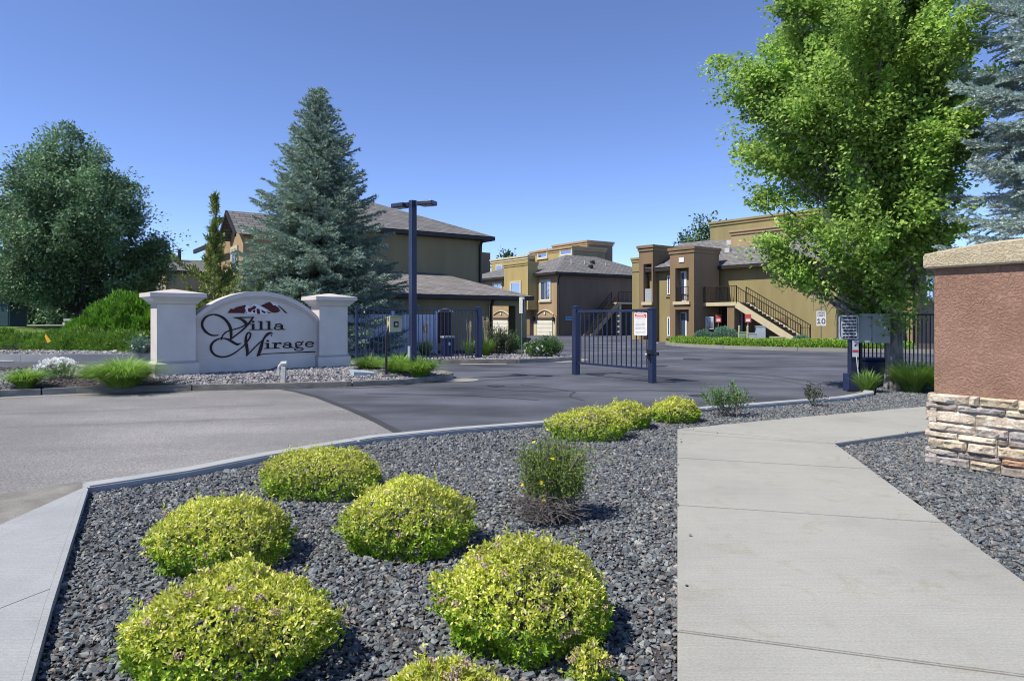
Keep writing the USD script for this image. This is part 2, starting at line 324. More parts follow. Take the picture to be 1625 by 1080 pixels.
leafmat('leaf_spirea', [(.26, .36, .03), (.42, .48, .045), (.56, .57, .07), (.68, .66, .16), (.78, .73, .36)], .36, .5, .3, 3.0, .2)
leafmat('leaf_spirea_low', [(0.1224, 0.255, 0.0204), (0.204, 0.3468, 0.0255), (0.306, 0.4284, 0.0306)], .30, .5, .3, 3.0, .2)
leafmat('spirea_flower', [(.44, .30, .30), (.52, .38, .34), (.36, .27, .16)], .15, .8, .1)
leafmat('leaf_maple', [(0.1646, 0.2873, 0.0619), (0.2475, 0.3931, 0.0818), (0.3473, 0.5006, 0.1065), (0.483, 0.6363, 0.1456)], 0.5, .5, .3, 1.2, .34)
leafmat('leaf_ash', [(0.0897, 0.1634, 0.0784), (0.1364, 0.2328, 0.1082), (0.2022, 0.3154, 0.1455)], .22, .5, .35, .6, .3)
leafmat('leaf_far', [(0.0575, 0.1009, 0.0401), (0.0858, 0.1467, 0.051), (0.1139, 0.1835, 0.0617)], .2, .6, .3, .4, .3)
leafmat('needle_blue', [(0.129, 0.1886, 0.1404), (0.1992, 0.2773, 0.207), (0.293, 0.3881, 0.297), (0.3984, 0.4992, 0.3868)], .10, .6, .3, .9, .25)
leafmat('needle_silver', [(0.2075, 0.2828, 0.2577), (0.3095, 0.4003, 0.3647), (0.4316, 0.5286, 0.4896), (0.5538, 0.592, 0.592)], .12, .6, .3, .9, .22)
leafmat('juniper_bright', [(0.0743, 0.1782, 0.0178), (0.1263, 0.2747, 0.0267), (0.193, 0.3713, 0.0372)], .25, .55, .25, 2.2, .50)
leafmat('juniper_low', [(0.0963, 0.1925, 0.0315), (0.1487, 0.2712, 0.0385), (0.2275, 0.3587, 0.0612)], .2, .6, .2, 1.2, .25)
leafmat('juniper_olive', [(0.112, 0.168, 0.0403), (0.1792, 0.2352, 0.056), (0.2912, 0.3248, 0.0784)], .15, .6, .2, 1.2, .25)
leafmat('leaf_sage', [(0.0858, 0.1645, 0.1073), (0.1216, 0.2145, 0.143), (0.1716, 0.286, 0.2002)], .2, .6, .2, 1.5, .2)
leafmat('leaf_hedge', [(0.138, 0.2622, 0.0276), (0.207, 0.3588, 0.0414), (0.2898, 0.4416, 0.0552)], .25, .55, .25, 1.5, .2)
leafmat('leaf_shrub', [(0.0644, 0.1336, 0.035), (0.1009, 0.196, 0.049), (0.1552, 0.2675, 0.0687)], .25, .55, .3, 2, .25)
leafmat('leaf_dark_shrub', [(0.0358, 0.065, 0.026), (0.0569, 0.0894, 0.0358), (0.0975, 0.0975, 0.0488)], .2, .55, .3, 2, .25)
leafmat('leaf_potentilla', [(0.097, 0.1586, 0.0262), (0.1612, 0.2382, 0.0381), (0.257, 0.334, 0.057)], .25, .6, .25, 5, .25)
leafmat('grass_blade', [(0.1281, 0.2491, 0.0354), (0.21, 0.3668, 0.0532), (0.3287, 0.4998, 0.0865)], .3, .5, .3, 3, .2)
leafmat('grass_blade_dark', [(0.0818, 0.1741, 0.0325), (0.1299, 0.2377, 0.0407), (0.2256, 0.3179, 0.064)], .3, .5, .3, 3, .2)
leafmat('grass_plume', [(.42, .36, .24), (.5, .43, .3), (.36, .32, .2)], .3, .8, .1, 3, .2)
leafmat('white_petal', [(.70, .70, .64), (.78, .78, .74)], .25, .7, .2)
leafmat('yellow_petal', [(.75, .62, .03), (.80, .68, .06)], .25, .7, .2)

# ------------------------------------------------------------------ the setting: ground, roads, kerbs, beds, walks
RZ = -0.12
def xy(*pts): return [tuple(P(*p)[:2]) for p in pts]
struct('ground', MB().sheet(sbox(-900, -300, 900, 1500), -0.30), 'ground_earth')

kerb_line = xy((140, 771), (220, 759), (300, 746.5), (430, 721), (600, 693), (735, 680), (860, 670.5), (1000, 656), (1110, 648), (1180, 643), (1345, 630)) + [(7.55, 14.25), (8.35, 15.7), (9.9, 18.8)]
KL = LineString(kerb_line)
ramp_inner = xy((140, 775), (112, 864), (83, 958), (50, 1078), (-5, 1270))
side_left = xy((1075, 1420), (1075, 680))
branch_far = xy((1075, 680), (1268, 661.5), (1460, 645)) + [(13.5, 13.6)]
near_bed = Polygon(kerb_line + [(10.1, 19.2), (18, 19.2), (18, 15.8)] + branch_far[::-1] + side_left[::-1][1:] + [(.6, 1.4), (-1.4, 1.4)] + ramp_inner[::-1]).buffer(0)

# the road: old aggregate asphalt on the left, newer dark asphalt in the drive
seam = [tuple(P(*p, RZ)[:2]) for p in ((440, 616), (470, 621), (505, 630), (560, 651), (600, 669), (640, 690))]
seam_d = nrm(np.array(seam[0]) - np.array(seam[1]))
struct('dark_drive', MB().sheet(sbox(-60, 5.5, 70, 130), RZ - 0.004), 'asphalt_dark')
road = Polygon([(-70, 3.0), (-70, 19.5), tuple(np.array(seam[0]) + seam_d * 3)] + seam + [tuple(P(700, 712, RZ)[:2]), tuple(P(300, 775, RZ)[:2]), (-2.9, 3.5), (-6, -4), (-70, -4)]).buffer(0)
struct('road', MB().sheet(road, RZ), 'asphalt_old')
struct('road_seam', MB().sheet(LineString([tuple(np.array(seam[0]) + seam_d * 1.2)] + seam).buffer(.075, cap_style=2), RZ + .003), 'asphalt_seam')

# near kerb, cut into stones by its joints
def kerb_stones(name, line, width, side, z0, z1, joints, material, gap=.012, parent=None):
    band = line.buffer(width, single_sided=True) if side > 0 else line.buffer(-width, single_sided=True)
    band = band.buffer(0)
    cuts = []
    for s in joints:
        a, b = line.interpolate(s - .02), line.interpolate(s + .02)
        d = nrm([b.x - a.x, b.y - a.y]); nn = V3(-d[1], d[0]); c = line.interpolate(s)
        cuts.append(LineString([(c.x - nn[0] * 1.2, c.y - nn[1] * 1.2), (c.x + nn[0] * 1.2, c.y + nn[1] * 1.2)]).buffer(gap / 2))
    pieces = band.difference(unary_union(cuts)) if cuts else band
    root = parent if parent is not None else UsdGeom.Xform.Define(stage, '/World/' + numbered('/World', name)).GetPrim()
    if parent is None: tag(root, kind='structure')
    for g in sorted(getattr(pieces, 'geoms', [pieces]), key=lambda g: (g.centroid.x, g.centroid.y)):
        if g.area < .01: continue
        inner = g.buffer(-.015, join_style=2)
        m = MB().poly(g, z0, z1 - .015)
        if inner.geom_type == 'Polygon' and not inner.is_empty: m.poly(inner, z1 - .0151, z1)
        part('kerb_stone', m, material, root)
    return root
kerb_stones('kerb', KL, .21, 1, -.3, .0, [3.1, 6.2, 9.3, 12.4, 15.5], 'concrete_new')
# dropped kerb, gutter and ramp slabs at the left
gut = Polygon(xy((-420, 1020), (0, 832), (136, 769.5))[0:3] + [tuple(P(128, 764.5, RZ)[:2]), tuple(P(0, 784, RZ)[:2]), tuple(P(-420, 850, RZ)[:2])])
gutter = struct('gutter', MB().sheet(gut.buffer(.004), RZ + .006), 'kerb_old')
ramp = UsdGeom.Xform.Define(stage, '/World/ramp_pavement').GetPrim(); tag(ramp, kind='structure')
kerbtop = xy((138, 770), (70, 800), (0, 831), (-420, 1018)); kerbin = xy((139, 775), (80, 809), (0, 853), (-420, 1066))
part('kerb_edge', MB().poly(Polygon(kerbtop + kerbin[::-1]).buffer(0), -.2, -.004), 'ramp_concrete', ramp)
rin = LineString(ramp_inner)
body = Polygon(kerbin[::-1] + [tuple(p) for p in ramp_inner] + [(-1.5, 1.5), (-4.5, 1.5)]).buffer(0)
cutl = LineString(xy((-700, 1118), (-300, 1045), (0, 964), (83, 932), (140, 912))).buffer(.004)
edge = rin.buffer(-.035, single_sided=True).union(rin.buffer(.035, single_sided=True)).intersection(body)
cutl = cutl.union(LineString(kerbin).buffer(.006))
bp_ = body.difference(cutl).difference(edge.buffer(.002))
for g in sorted(getattr(bp_, 'geoms', [bp_]), key=lambda g: g.centroid.y):
    if g.area > .05: part('slab', MB().poly(g, -.12, -.001), 'ramp_concrete', ramp)
part('slab_edge', MB().poly(edge, -.12, .002), 'ramp_concrete', ramp)

# front walk in slabs
walk = UsdGeom.Xform.Define(stage, '/World/pavement').GetPrim(); tag(walk, kind='structure')
def rx(y): return 1325 + (y - 703) / .7233
L0, R0 = P(1075, 681), P(1325, 703)
def joint(x0, y0, x1, y1):
    a, b = P(x0, y0)[:2], P(x1, y1)[:2]; d = (b - a); return a - d * .5, b + d * .5
Jn = [joint(1075, 687, 1325, 704), joint(1075, 726, 1380, 743.5), joint(1075, 801, 1499, 829), joint(1075, 1000, 1879, 1104)]
full = Polygon([tuple(P(1075, 1500)[:2]), tuple(L0[:2]), tuple(P(1325, 703)[:2]), tuple(P(rx(1119), 1119)[:2]), tuple(P(rx(1500), 1500)[:2])])
branch = Polygon([tuple(P(1075, 680)[:2])] + branch_far[1:] + [(13.0, 12.1), tuple(P(1460, 684)[:2]), tuple(P(1325, 703)[:2])])
bj = [LineString([(5.05, 12.0), (6.0, 9.0)]), LineString([(7.6, 13.2), (8.5, 10.0)]), LineString([(10.0, 14.2), (11.0, 11.2)])]
whole = unary_union([full, branch]).buffer(0)
cut = unary_union([LineString([tuple(a), tuple(b)]).buffer(w_) for (a, b), w_ in zip(Jn, (.006, .006, .007, .010))] + [b.buffer(.0045) for b in bj])
for g in sorted(whole.difference(cut).geoms, key=lambda g: g.centroid.y):
    if g.area < .02: continue
    m = MB().poly(g, -.13, -.006); i = g.buffer(-.008, join_style=2)
    m.poly(i, -.0061, 0.0)
    part('slab', m, 'walk_concrete', walk)
part('joint_filler', MB().sheet(whole.buffer(-.02), -.022), 'joint_dirt', walk)

# gravel beds
def bed_z(x, y): return -.045 + 0 * x
struct('bed_soil', MB().sheet(near_bed, -.07), 'soil')
right_bed = Polygon([tuple(P(1325, 703)[:2]), tuple(P(1460, 684)[:2]), (13.0, 12.1), (13, 2.5), tuple(P(rx(1500), 1500)[:2])]).buffer(0)
struct('bed_soil', MB().sheet(right_bed, -.06), 'soil')
# island with the entrance sign
isl_front = [(-40, 6.0)] + xy((-420, 668), (-180, 640), (0, 621), (120, 616), (240, 613), (400, 610), (550, 606.5), (640, 603), (685, 598)) + [(-1.78, 18.45), (-1.62, 18.95), (-1.68, 19.5), (-2.1, 20.2)]
isl_back = [(-2.9, 21.0), (-4.2, 22.4), (-4.9, 23.3), (-8.0, 27.0), (-12.0, 26.0), (-12.4, 21.6), (-15.2, 20.4), (-30, 18.6), (-40, 17)]
island = Polygon(isl_front + isl_back).buffer(0)
IFL = LineString(isl_front)
def isl_z(x, y):
    d = shapely.distance(shapely.points(x, y), IFL)
    t = np.clip((d - .15) / 1.3, 0, 1); return -.03 + .12 * t * t * (3 - 2 * t)
struct('island_soil', MB().sheet(island.buffer(-.1), 0, isl_z, cell=.6), 'soil')
kerb_stones('island_kerb', IFL, .15, 1, -.3, .02, [27.0, 30.3, 33.6, 36.6, 40.2], 'kerb_old', gap=.03)
kerb_stones('island_kerb', LineString([(-12.4, 21.6), (-15.2, 20.4), (-30, 18.6), (-40, 17)]), .15, 1, -.3, .02, [3, 7, 11], 'concrete_new')
tipc = Point(-2.0, 19.35)
struct('gutter_pan', MB().sheet(Point(-1.50, 18.55).buffer(.60).difference(island), RZ + .005), 'concrete')
struct('gutter_strip', MB().sheet(IFL.buffer(-.33, single_sided=True).difference(island.buffer(.01)).intersection(sbox(-40, 0, -8.3, 40)), RZ + .006), 'concrete')

# planted island by the left building, behind the sliding gate's fence
p_front = [(-5.2, 22.9), (-4.4, 24.0), (-3.4, 25.05), (-1.2, 25.2), (.3, 25.5), (1.5, 26.1), (2.35, 27.0), (2.55, 27.8), (2.3, 28.5)]
planter = Polygon(p_front + [(1.4, 30.2), (1.6, 36), (-9, 36), (-9, 27)]).buffer(0)
struct('planter_soil', MB().sheet(planter.buffer(-.08), -.02), 'soil')
kerb_stones('planter_kerb', LineString(p_front), .16, 1, -.3, .03, [3.2, 6.4, 8.8], 'kerb_old', gap=.02)
struct('gutter_pan', MB().sheet(LineString(p_front[2:]).buffer(-.5, single_sided=True).difference(planter.buffer(.02)).intersection(sbox(-1.9, 24, -.2, 26)), RZ + .004), 'concrete')
struct('gutter_pan', MB().sheet(LineString(p_front[5:]).buffer(-.55, single_sided=True).difference(planter.buffer(.02)), RZ + .005), 'concrete')

# verge on the far left: kerb, gravel, rising lawn, path
vk = LineString([(-60, 26.6), (-17.6, 26.6), (-13.4, 27.6), (-9.5, 29.5)])
kerb_stones('verge_kerb', vk, .2, -1, -.3, .16, [6, 12, 18, 24, 30, 36, 41], 'concrete_new')
def verge_z(x, y):
    t = np.clip((y - 30.5) / 5.0, 0, 1); w = np.clip((-14 - x) / 6, 0, 1); return .12 + 1.0 * t * t * (3 - 2 * t) * w
verge = Polygon([(-90, 26.7), (-17.7, 26.7), (-13.5, 27.7), (-9.3, 29.6), (-9.3, 46), (-14, 75), (-90, 75)])
struct('verge', MB().sheet(verge, 0, verge_z, cell=1.5), 'lawn')
struct('ramp_pavement', MB().add([(-22.5, 26.3, RZ + .01), (-19.2, 26.3, RZ + .01), (-20.6, 28.3, .17), (-27, 28.3, .17)], [[0, 1, 2, 3]]), 'concrete_new')
struct('path', MB().sheet(sbox(-60, 42.0, -17, 45.5), 1.127), 'concrete_new')

# far parking court: kerbed hedge island and painted lines
h_front = [(10.6, 45.0), (9.75, 43.4), (9.75, 41.6), (10.4, 39.6), (11.9, 37.3), (14.0, 35.5), (16.6, 34.1), (21, 32.4), (30, 29.6)]
hedge_bed = Polygon(h_front + [(44, 36), (22, 44), (13.5, 50), (11.5, 48)]).buffer(0)
struct('hedge_soil', MB().sheet(hedge_bed.buffer(-.05), .0), 'soil')
kerb_stones('hedge_kerb', LineString(h_front), .18, 1, -.3, .06, [4, 8, 12, 16, 20], 'concrete', gap=.02)
for a, b in (((3.7, 33.0), (10.4, 35.6)), ((2.9, 43.5), (9.5, 48.5)), ((-1.0, 50), (4.0, 58)), ((9.0, 43.8), (9.9, 46.4)), ((2.0, 40.0), (9.6, 42.6))):
    struct('parking_line', MB().sheet(LineString([a, b]).buffer(.06, cap_style=2), RZ + .002), 'line_paint')
t = np.linspace(-.2, 1.5, 18)
for k, r in ((0, 2.2), (1, 2.9)):
    struct('tyre_mark', MB().sheet(LineString([(5.2 + r * math.cos(a), 17.2 + 1.9 * r * math.sin(a) * .8) for a in t]).buffer(.08, cap_style=2), RZ + .001 + .001 * k), 'tyre_mark') if 'tyre_mark' in M else None
for k, pts in enumerate([[(0.2, 17.2), (.9, 16.4), (1.4, 15.5), (1.2, 14.6), (1.5, 13.9)], [(-1.5, 16.5), (.6, 15.6), (3.2, 15.9), (5.5, 15.2)], [(-3.2, 15.2), (-1.0, 14.8), (.6, 14.0)], [(-1.2, 18.2), (.2, 18.9), (1.4, 19.9)]]):
    ls = LineString(pts).segmentize(.25); q = np.array(ls.coords); q[:, 0] += (meshkit.noise(np.c_[q * 3, q[:, :1] * 0]) - .5) * .16
    struct('asphalt_crack', MB().sheet(LineString(q).buffer(.022), RZ + .0015 + .0006 * k), 'asphalt_seam')

r_g = np.random.default_rng(77)
def ribbon(line, w0, w1, seed):
    ls = line.segmentize(.12); q = np.array(ls.coords); nrm_ = meshkit.fbm(np.c_[q * 1.6, 0 * q[:, :1]], 4, seed); tg = nrm(np.gradient(q, axis=0)); nn = np.c_[-tg[:, 1], tg[:, 0]]
    w = w0 + (w1 - w0) * np.clip((nrm_ - .3) * 2.2, 0, 1); return Polygon(np.vstack([q, (q + nn * w[:, None])[::-1]])).buffer(0)
struct('road_grit', MB().sheet(ribbon(LineString(np.array(KL.parallel_offset(.21, 'left').coords)), .02, .22, 4), RZ + .004), 'grit')
struct('road_grit', MB().sheet(ribbon(LineString(np.array(IFL.coords)[::-1]), .02, .22, 6).intersection(sbox(-9, 14, -1.5, 19)), RZ + .0045), 'grit')
for k, (x, y, s) in enumerate(((2.6, 20.5, .30), (5.2, 24.0, .35), (-.4, 16.9, .2), (7.5, 28, .4), (4.0, 14.8, .16))):
    t_ = np.linspace(0, 2 * np.pi, 22, endpoint=False); rr_ = s * (.55 + .9 * meshkit.noise(np.c_[np.cos(t_) * 1.4 + k * 5, np.sin(t_) * 1.4, 0 * t_])); struct('oil_stain', MB().sheet(Polygon(np.c_[x + rr_ * np.cos(t_), y + 1.3 * rr_ * np.sin(t_)]), RZ + .002 + .0002 * k), 'oil_stain')
for k, (a_, b_) in enumerate((((-12.5, 8.6), (-3.8, 11.4)), ((-13, 10.2), (-4.6, 13.1)))):
    struct('tyre_mark', MB().sheet(ribbon(LineString([a_, ((a_[0] + b_[0]) / 2 - .1, (a_[1] + b_[1]) / 2 + .15), b_]), .16, .30, 20 + k), RZ + .0012), 'asphalt_worn')

# ------------------------------------------------------------------ buildings
def uvroof(name, quads, material, parent):
    """roof planes (each a list of 3 or 4 corners, eave first) with uv in metres along and up the slope"""
    vs, fs, uvs, n = [], [], [], 0
    off = V3(0, 0, 0); q = str(parent.GetPath())
    while q and q != '/World':
        if q in LOC: off = LOC[q]; break
        q = q.rsplit('/', 1)[0]
    for c in quads:
        c = np.asarray(c, float); e = nrm(c[1] - c[0]); nn = nrm(np.cross(c[1] - c[0], c[2] - c[0])); up = np.cross(nn, e)
        vs.append(c - off); uvs.append(np.c_[(c - c[0]) @ e, (c - c[0]) @ up])
        fs += [[n, n + 1, n + 2]] + ([[n, n + 2, n + 3]] if len(c) == 4 else []); n += len(c)
    pp = str(parent.GetPath())
    return usdkit.mesh(stage, pp + '/' + numbered(pp, name), (np.vstack(vs), np.array(fs)), M[material], uv=np.vstack(uvs)).GetPrim()
def fascia(mb, pts, h=.22, w=.09, drop=.0):
    for a, b in zip(pts[:-1], pts[1:]):
        a, b = np.asarray(a, float), np.asarray(b, float); mb.bar(a - V3(0, 0, h / 2 + drop), b - V3(0, 0, h / 2 + drop), w, h)
def window(fr, parent, u0, u1, n, z0, z1, bars=1, frame='trim_white', sill='trim_cream', surround=True, pane='pane_blue'):
    """a window set on the wall plane n: surround, frame, panes, sill"""
    w = part('window', (lambda m: (fr.hexa(m, u0, u1, n + .004, n + .05, z0, z0 + .07), fr.hexa(m, u0, u1, n + .004, n + .05, z1 - .07, z1), fr.hexa(m, u0, u0 + .07, n + .004, n + .05, z0 + .07, z1 - .07), fr.hexa(m, u1 - .07, u1, n + .004, n + .05, z0 + .07, z1 - .07), m)[-1])(MB()), frame, parent)
    k = bars + 1; du = (u1 - u0 - .14) / k
    for i in range(k):
        a = u0 + .07 + du * i
        part('pane', bx(fr, a + (.025 if i else 0), a + du - (.025 if i < k - 1 else 0), n + .003, n + .02, z0 + .07, z1 - .07), pane, w)
        if i: part('mullion', bx(fr, a - .025, a + .025, n + .004, n + .045, z0 + .07, z1 - .07), frame, w)
    if surround:
        m = MB(); t = .16
        fr.hexa(m, u0 - t, u0 - .002, n - .02, n + .07, z0, z1 + t); fr.hexa(m, u1 + .002, u1 + t, n - .02, n + .07, z0, z1 + t); fr.hexa(m, u0 - .002, u1 + .002, n - .02, n + .07, z1 + .002, z1 + t)
        part('surround', m, sill, w)
        part('sill', bx(fr, u0 - .24, u1 + .24, n - .02, n + .13, z0 - .2, z0 - .002), sill, w)
    return w
def downspout(fr, parent, u, n, z0, z1, mtl='dark_trim', r=.06):
    part('downspout', MB().tube([fr.p(u, n, z0), fr.p(u, n, z1 - .45), fr.p(u, n + .12, z1 - .22), fr.p(u, n + .28, z1 - .02)], r, 6), mtl, parent)
def cornice(fr, parent, u0, u1, n0, n1, z, mtl, h=.34, o=.12):
    m = MB(); fr.hexa(m, u0 - o, u1 + o, n0 - o, n1 + o, z - h * .45, z); fr.hexa(m, u0 - o * .5, u1 + o * .5, n0 - o * .5, n1 + o * .5, z - h, z - h * .45 - .001)
    return part('cornice', m, mtl, parent)
def hip(fr, u0, u1, n0, n1, ze, slope, o=.55):
    """hip roof over a rectangle (n0 back, n1 front): planes"""
    u0 -= o; u1 += o; n0 -= o; n1 += o; ze = ze - 0
    W, L = u1 - u0, n1 - n0
    if W >= L:
        h = L / 2 * slope; a, b = fr.p(u0 + L / 2, (n0 + n1) / 2, ze + h), fr.p(u1 - L / 2, (n0 + n1) / 2, ze + h)
        return [[fr.p(u0, n1, ze), fr.p(u1, n1, ze), b, a], [fr.p(u1, n0, ze), fr.p(u0, n0, ze), a, b], [fr.p(u1, n1, ze), fr.p(u1, n0, ze), b], [fr.p(u0, n0, ze), fr.p(u0, n1, ze), a]]
    h = W / 2 * slope; a, b = fr.p((u0 + u1) / 2, n1 - W / 2, ze + h), fr.p((u0 + u1) / 2, n0 + W / 2, ze + h)
    return [[fr.p(u0, n1, ze), fr.p(u1, n1, ze), a], [fr.p(u1, n0, ze), fr.p(u0, n0, ze), b], [fr.p(u1, n1, ze), fr.p(u1, n0, ze), b, a], [fr.p(u0, n0, ze), fr.p(u0, n1, ze), a, b]]
def eaves(fr, parent, u0, u1, n0, n1, z, o=.55, h=.24):
    m = MB(); c = [fr.p(u0 - o, n1 + o, z), fr.p(u1 + o, n1 + o, z), fr.p(u1 + o, n0 - o, z), fr.p(u0 - o, n0 - o, z)]
    fascia(m, c + [c[0]], h, .1, .0); part('gutter', m, 'dark_trim', parent)
    part('soffit', bx(fr, u0 - o + .05, u1 + o - .05, n0 - o + .05, n1 + o - .05, z - h + .02, z - .08), 'dark_trim', parent)
def vent(fr, parent, u, n, z, h=.5, r=.05, m='pale_paint'):
    part('vent_pipe', MB().tube([fr.p(u, n, z - .3), fr.p(u, n, z + h)], r, 6), m, parent)
def railing(name, parent, a, b, h=1.05, step=.13, mtl='dark_trim', r=.011, post=True):
    """a railing from foot a to foot b: top and bottom rails, balusters"""
    a, b = np.asarray(a, float), np.asarray(b, float); up = V3(0, 0, 1)
    m = MB().bar(a + up * h, b + up * h, .05, .05).bar(a + up * .1, b + up * .1, .03, .03)
    rp = part(name, m, mtl, parent); L = np.linalg.norm((b - a)[:2]); k = max(2, int(L / step))
    for i in range(1, k):
        p = a + (b - a) * i / k
        part('baluster', MB().bar(p + up * .11, p + up * (h - .02), .022, .022, (0, 1, 0)), mtl, rp)
    if post:
        for p in (a, b): part('post', MB().bar(p, p + up * (h + .03), .06, .06, (0, 1, 0)), mtl, rp)
    return rp
def stairs(parent, fr, ut, ub, n0, n1, zt, zb, k, stringer, tread, rail='dark_trim'):
    """a straight flight from (ut, zt) down to (ub, zb)"""
    for n in (n0, n1 - .09):
        a, b = fr.p(ut, n + .045, zt - .16), fr.p(ub, n + .045, zb - .16)
        part('stringer', MB().bar(a, b, .09, .42), stringer, parent)
    du, dz = (ub - ut) / k, (zb - zt) / k
    for i in range(k):
        part('tread', bx(fr, min(ut + du * i, ut + du * (i + 1)) - .02, max(ut + du * i, ut + du * (i + 1)), n0 + .092, n1 - .092, zt + dz * (i + 1) - .05 + .06, zt + dz * (i + 1) + .06), tread, parent)
    for n in (n0 + .045, n1 - .045): railing('stair_railing', parent, fr.p(ut, n, zt), fr.p(ub, n, zb + .05), 1.0, .16, rail)

# --- left building: two storeys with a low carport roof in front
F1 = Frame((-1.84, 42.0), (.82, .572))
b1 = thing('apartment_building', 'two storey olive stucco building behind the blue spruce with low carport roof and dark eaves', 'building', (-6, 42, 0))
E1 = 6.55
part('wall', bx(F1, -12.3, 0, -10, 0, -.15, E1 - .1), 'stucco_olive_dark', b1)
uvroof('roof', hip(F1, -12.3, 0, -10, 0, E1, .42), 'shingle_grey', b1); eaves(F1, b1, -12.3, 0, -10, 0, E1)
downspout(F1, b1, -.18, .07, 3.0, E1 - .2, r=.09)
E1b = 2.7
rf = [F1.p(-11.2, 6.9, E1b), F1.p(-1.27, 6.9, E1b), F1.p(-2.9, .02, 4.2), F1.p(-11.2, .02, 4.2)]
uvroof('carport_roof', [rf, [F1.p(-1.27, 6.9, E1b), F1.p(-1.27, .02, E1b), F1.p(-2.9, .02, 4.2)]], 'shingle_light', b1)
m = MB(); fascia(m, [F1.p(-11.2, 6.9, E1b), F1.p(-1.2, 6.9, E1b), F1.p(-1.2, .05, E1b)], .2, .1, .0); part('carport_gutter', m, 'dark_trim', b1)
part('carport_soffit', bx(F1, -11.1, -1.35, .05, 6.82, E1b - .2, E1b - .09), 'dark_trim', b1)
cw = F1.at(777, 6.3); c0, c1 = F1.at(818, 6.3), F1.at(836, 6.3)
part('carport_wall', bx(F1, -11.0, cw, .03, 6.3, -.1, E1b - .2), 'stucco_olive_dark', b1)
part('carport_beam', bx(F1, cw + .01, c1, 5.65, 6.3, E1b - .50, E1b - .2), 'stucco_olive_dark', b1)
col = part('carport_column', bx(F1, c0, c1 - .002, 5.66, 6.298, .52, E1b - .501), 'stucco_olive_dark', b1)
m = MB(); F1.hexa(m, c0 - .10, c1 + .10, 5.56, 6.40, -.1, .38); F1.hexa(m, c0 - .16, c1 + .16, 5.50, 6.46, .381, .52); part('column_base', m, 'dark_recess', col)
downspout(F1, b1, cw + .02, 6.42, 0.0, E1b - .1, r=.085)
# gabled wing at the left end
part('wing_wall', bx(F1, -14.0, -12.31, -9.5, -.5, -.1, 5.75), 'stucco_tan', b1)
g0, g1, gz = -2.7, .5, 5.85; gm = (g0 + g1) / 2; pk1 = gz + 1.15
part('gable_wall', bx(F1, -14.1, -12.32, g0 + .35, g1 - .35, -.1, gz + .1), 'stucco_tan', b1)
part('gable_face', MB().add([F1.p(-14.09, g0 + .3, gz), F1.p(-14.09, g1 - .3, gz), F1.p(-14.09, gm, pk1 - .1), F1.p(-13.6, g0 + .3, gz), F1.p(-13.6, g1 - .3, gz), F1.p(-13.6, gm, pk1 - .1)], [[0, 1, 2], [3, 5, 4]]), 'stucco_tan', b1)
uvroof('gable_roof', [[F1.p(-14.6, g1 + .35, gz - .2), F1.p(-12.5, g1 + .35, gz - .2), F1.p(-12.5, gm, pk1), F1.p(-14.6, gm, pk1)], [F1.p(-12.5, g0 - .35, gz - .2), F1.p(-14.6, g0 - .35, gz - .2), F1.p(-14.6, gm, pk1), F1.p(-12.5, gm, pk1)]], 'shingle_grey', b1)
m = MB(); fascia(m, [F1.p(-14.62, g0 - .35, gz - .17), F1.p(-14.62, gm, pk1 + .03), F1.p(-14.62, g1 + .35, gz - .17)], .20, .07); part('bargeboard', m, 'dark_trim', b1)
m = MB(); fascia(m, [F1.p(-14.55, -10, 5.75), F1.p(-14.55, -2.6, 5.75)], .24, .12); part('wing_gutter', m, 'dark_trim', b1)
FL = Frame(F1.p(-14.0, 0, 0)[:2], -F1.n, -F1.u)      # the wing's left face, u running back
window(FL, b1, 3.6, 4.9, .01, 2.4, 4.0); window(FL, b1, .9, 2.0, .12, 3.9, 5.1)

# --- middle building: brown with garages and an outside stair
F2 = Frame((4.26, 64.6), (.836, .548))
FG2 = Frame((4.26, 64.6), (-.548, .836), (-.836, -.548))    # its lit left wall, u running away
b2 = thing('apartment_building', 'brown and tan stucco building with white garage doors straight behind the open gate', 'building', (6, 68, 0))
E2 = 5.93
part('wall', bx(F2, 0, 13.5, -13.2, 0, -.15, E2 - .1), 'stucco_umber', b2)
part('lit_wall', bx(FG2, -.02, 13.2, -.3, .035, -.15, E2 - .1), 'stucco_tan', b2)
uvroof('roof', hip(F2, 0, 13.5, -9.5, 0, E2, .42), 'shingle_grey', b2)
uvroof('rear_roof', hip(F2, 0, 10.2, -18, -8.6, E2, .36), 'shingle_grey', b2)
eaves(F2, b2, 0, 13.5, -13.2, 0, E2)
downspout(F2, b2, .15, .07, 0, E2 - .2, r=.08)
for u, n, h in ((3.2, -1.9, .55), (5.2, -2.2, .45), (7.8, -2.0, .35)): vent(F2, b2, u, n, E2 + (.55 - n) * .42 * .92, h, .06)
for u, n in ((4.8, -1.2), (6.2, -2.6)): part('roof_vent', bx(F2, u, u + .35, n, n + .35, E2 + (.55 - n) * .42 * .85, E2 + (.55 - n) * .42 + .22), 'dark_trim', b2)
tw = part('bay_tower', bx(FG2, 3.1, 7.42, .036, 1.2, 2.4, 6.8), 'stucco_gold', b2)
cornice(FG2, b2, 3.1, 7.42, .04, 1.2, 7.1, 'stucco_gold')
part('bay_recess', bx(FG2, 3.8, 6.9, .036, .5, -.1, 2.39), 'stucco_brown', b2)
w0, w1 = FG2.at(873, .04), FG2.at(858, .04); window(FG2, b2, w0, w1, .04, FG2.zat(865, 476, .04), FG2.zat(865, 446, .04))
w0, w1 = FG2.at(826, 1.2), FG2.at(811, 1.2); window(FG2, b2, w0, w1, 1.2, FG2.zat(818, 471, 1.2), FG2.zat(818, 448, 1.2))
w0, w1 = FG2.at(796, .04), FG2.at(783, .04); window(FG2, b2, w0, w1, .04, FG2.zat(790, 470, .04), FG2.zat(790, 450, .04))
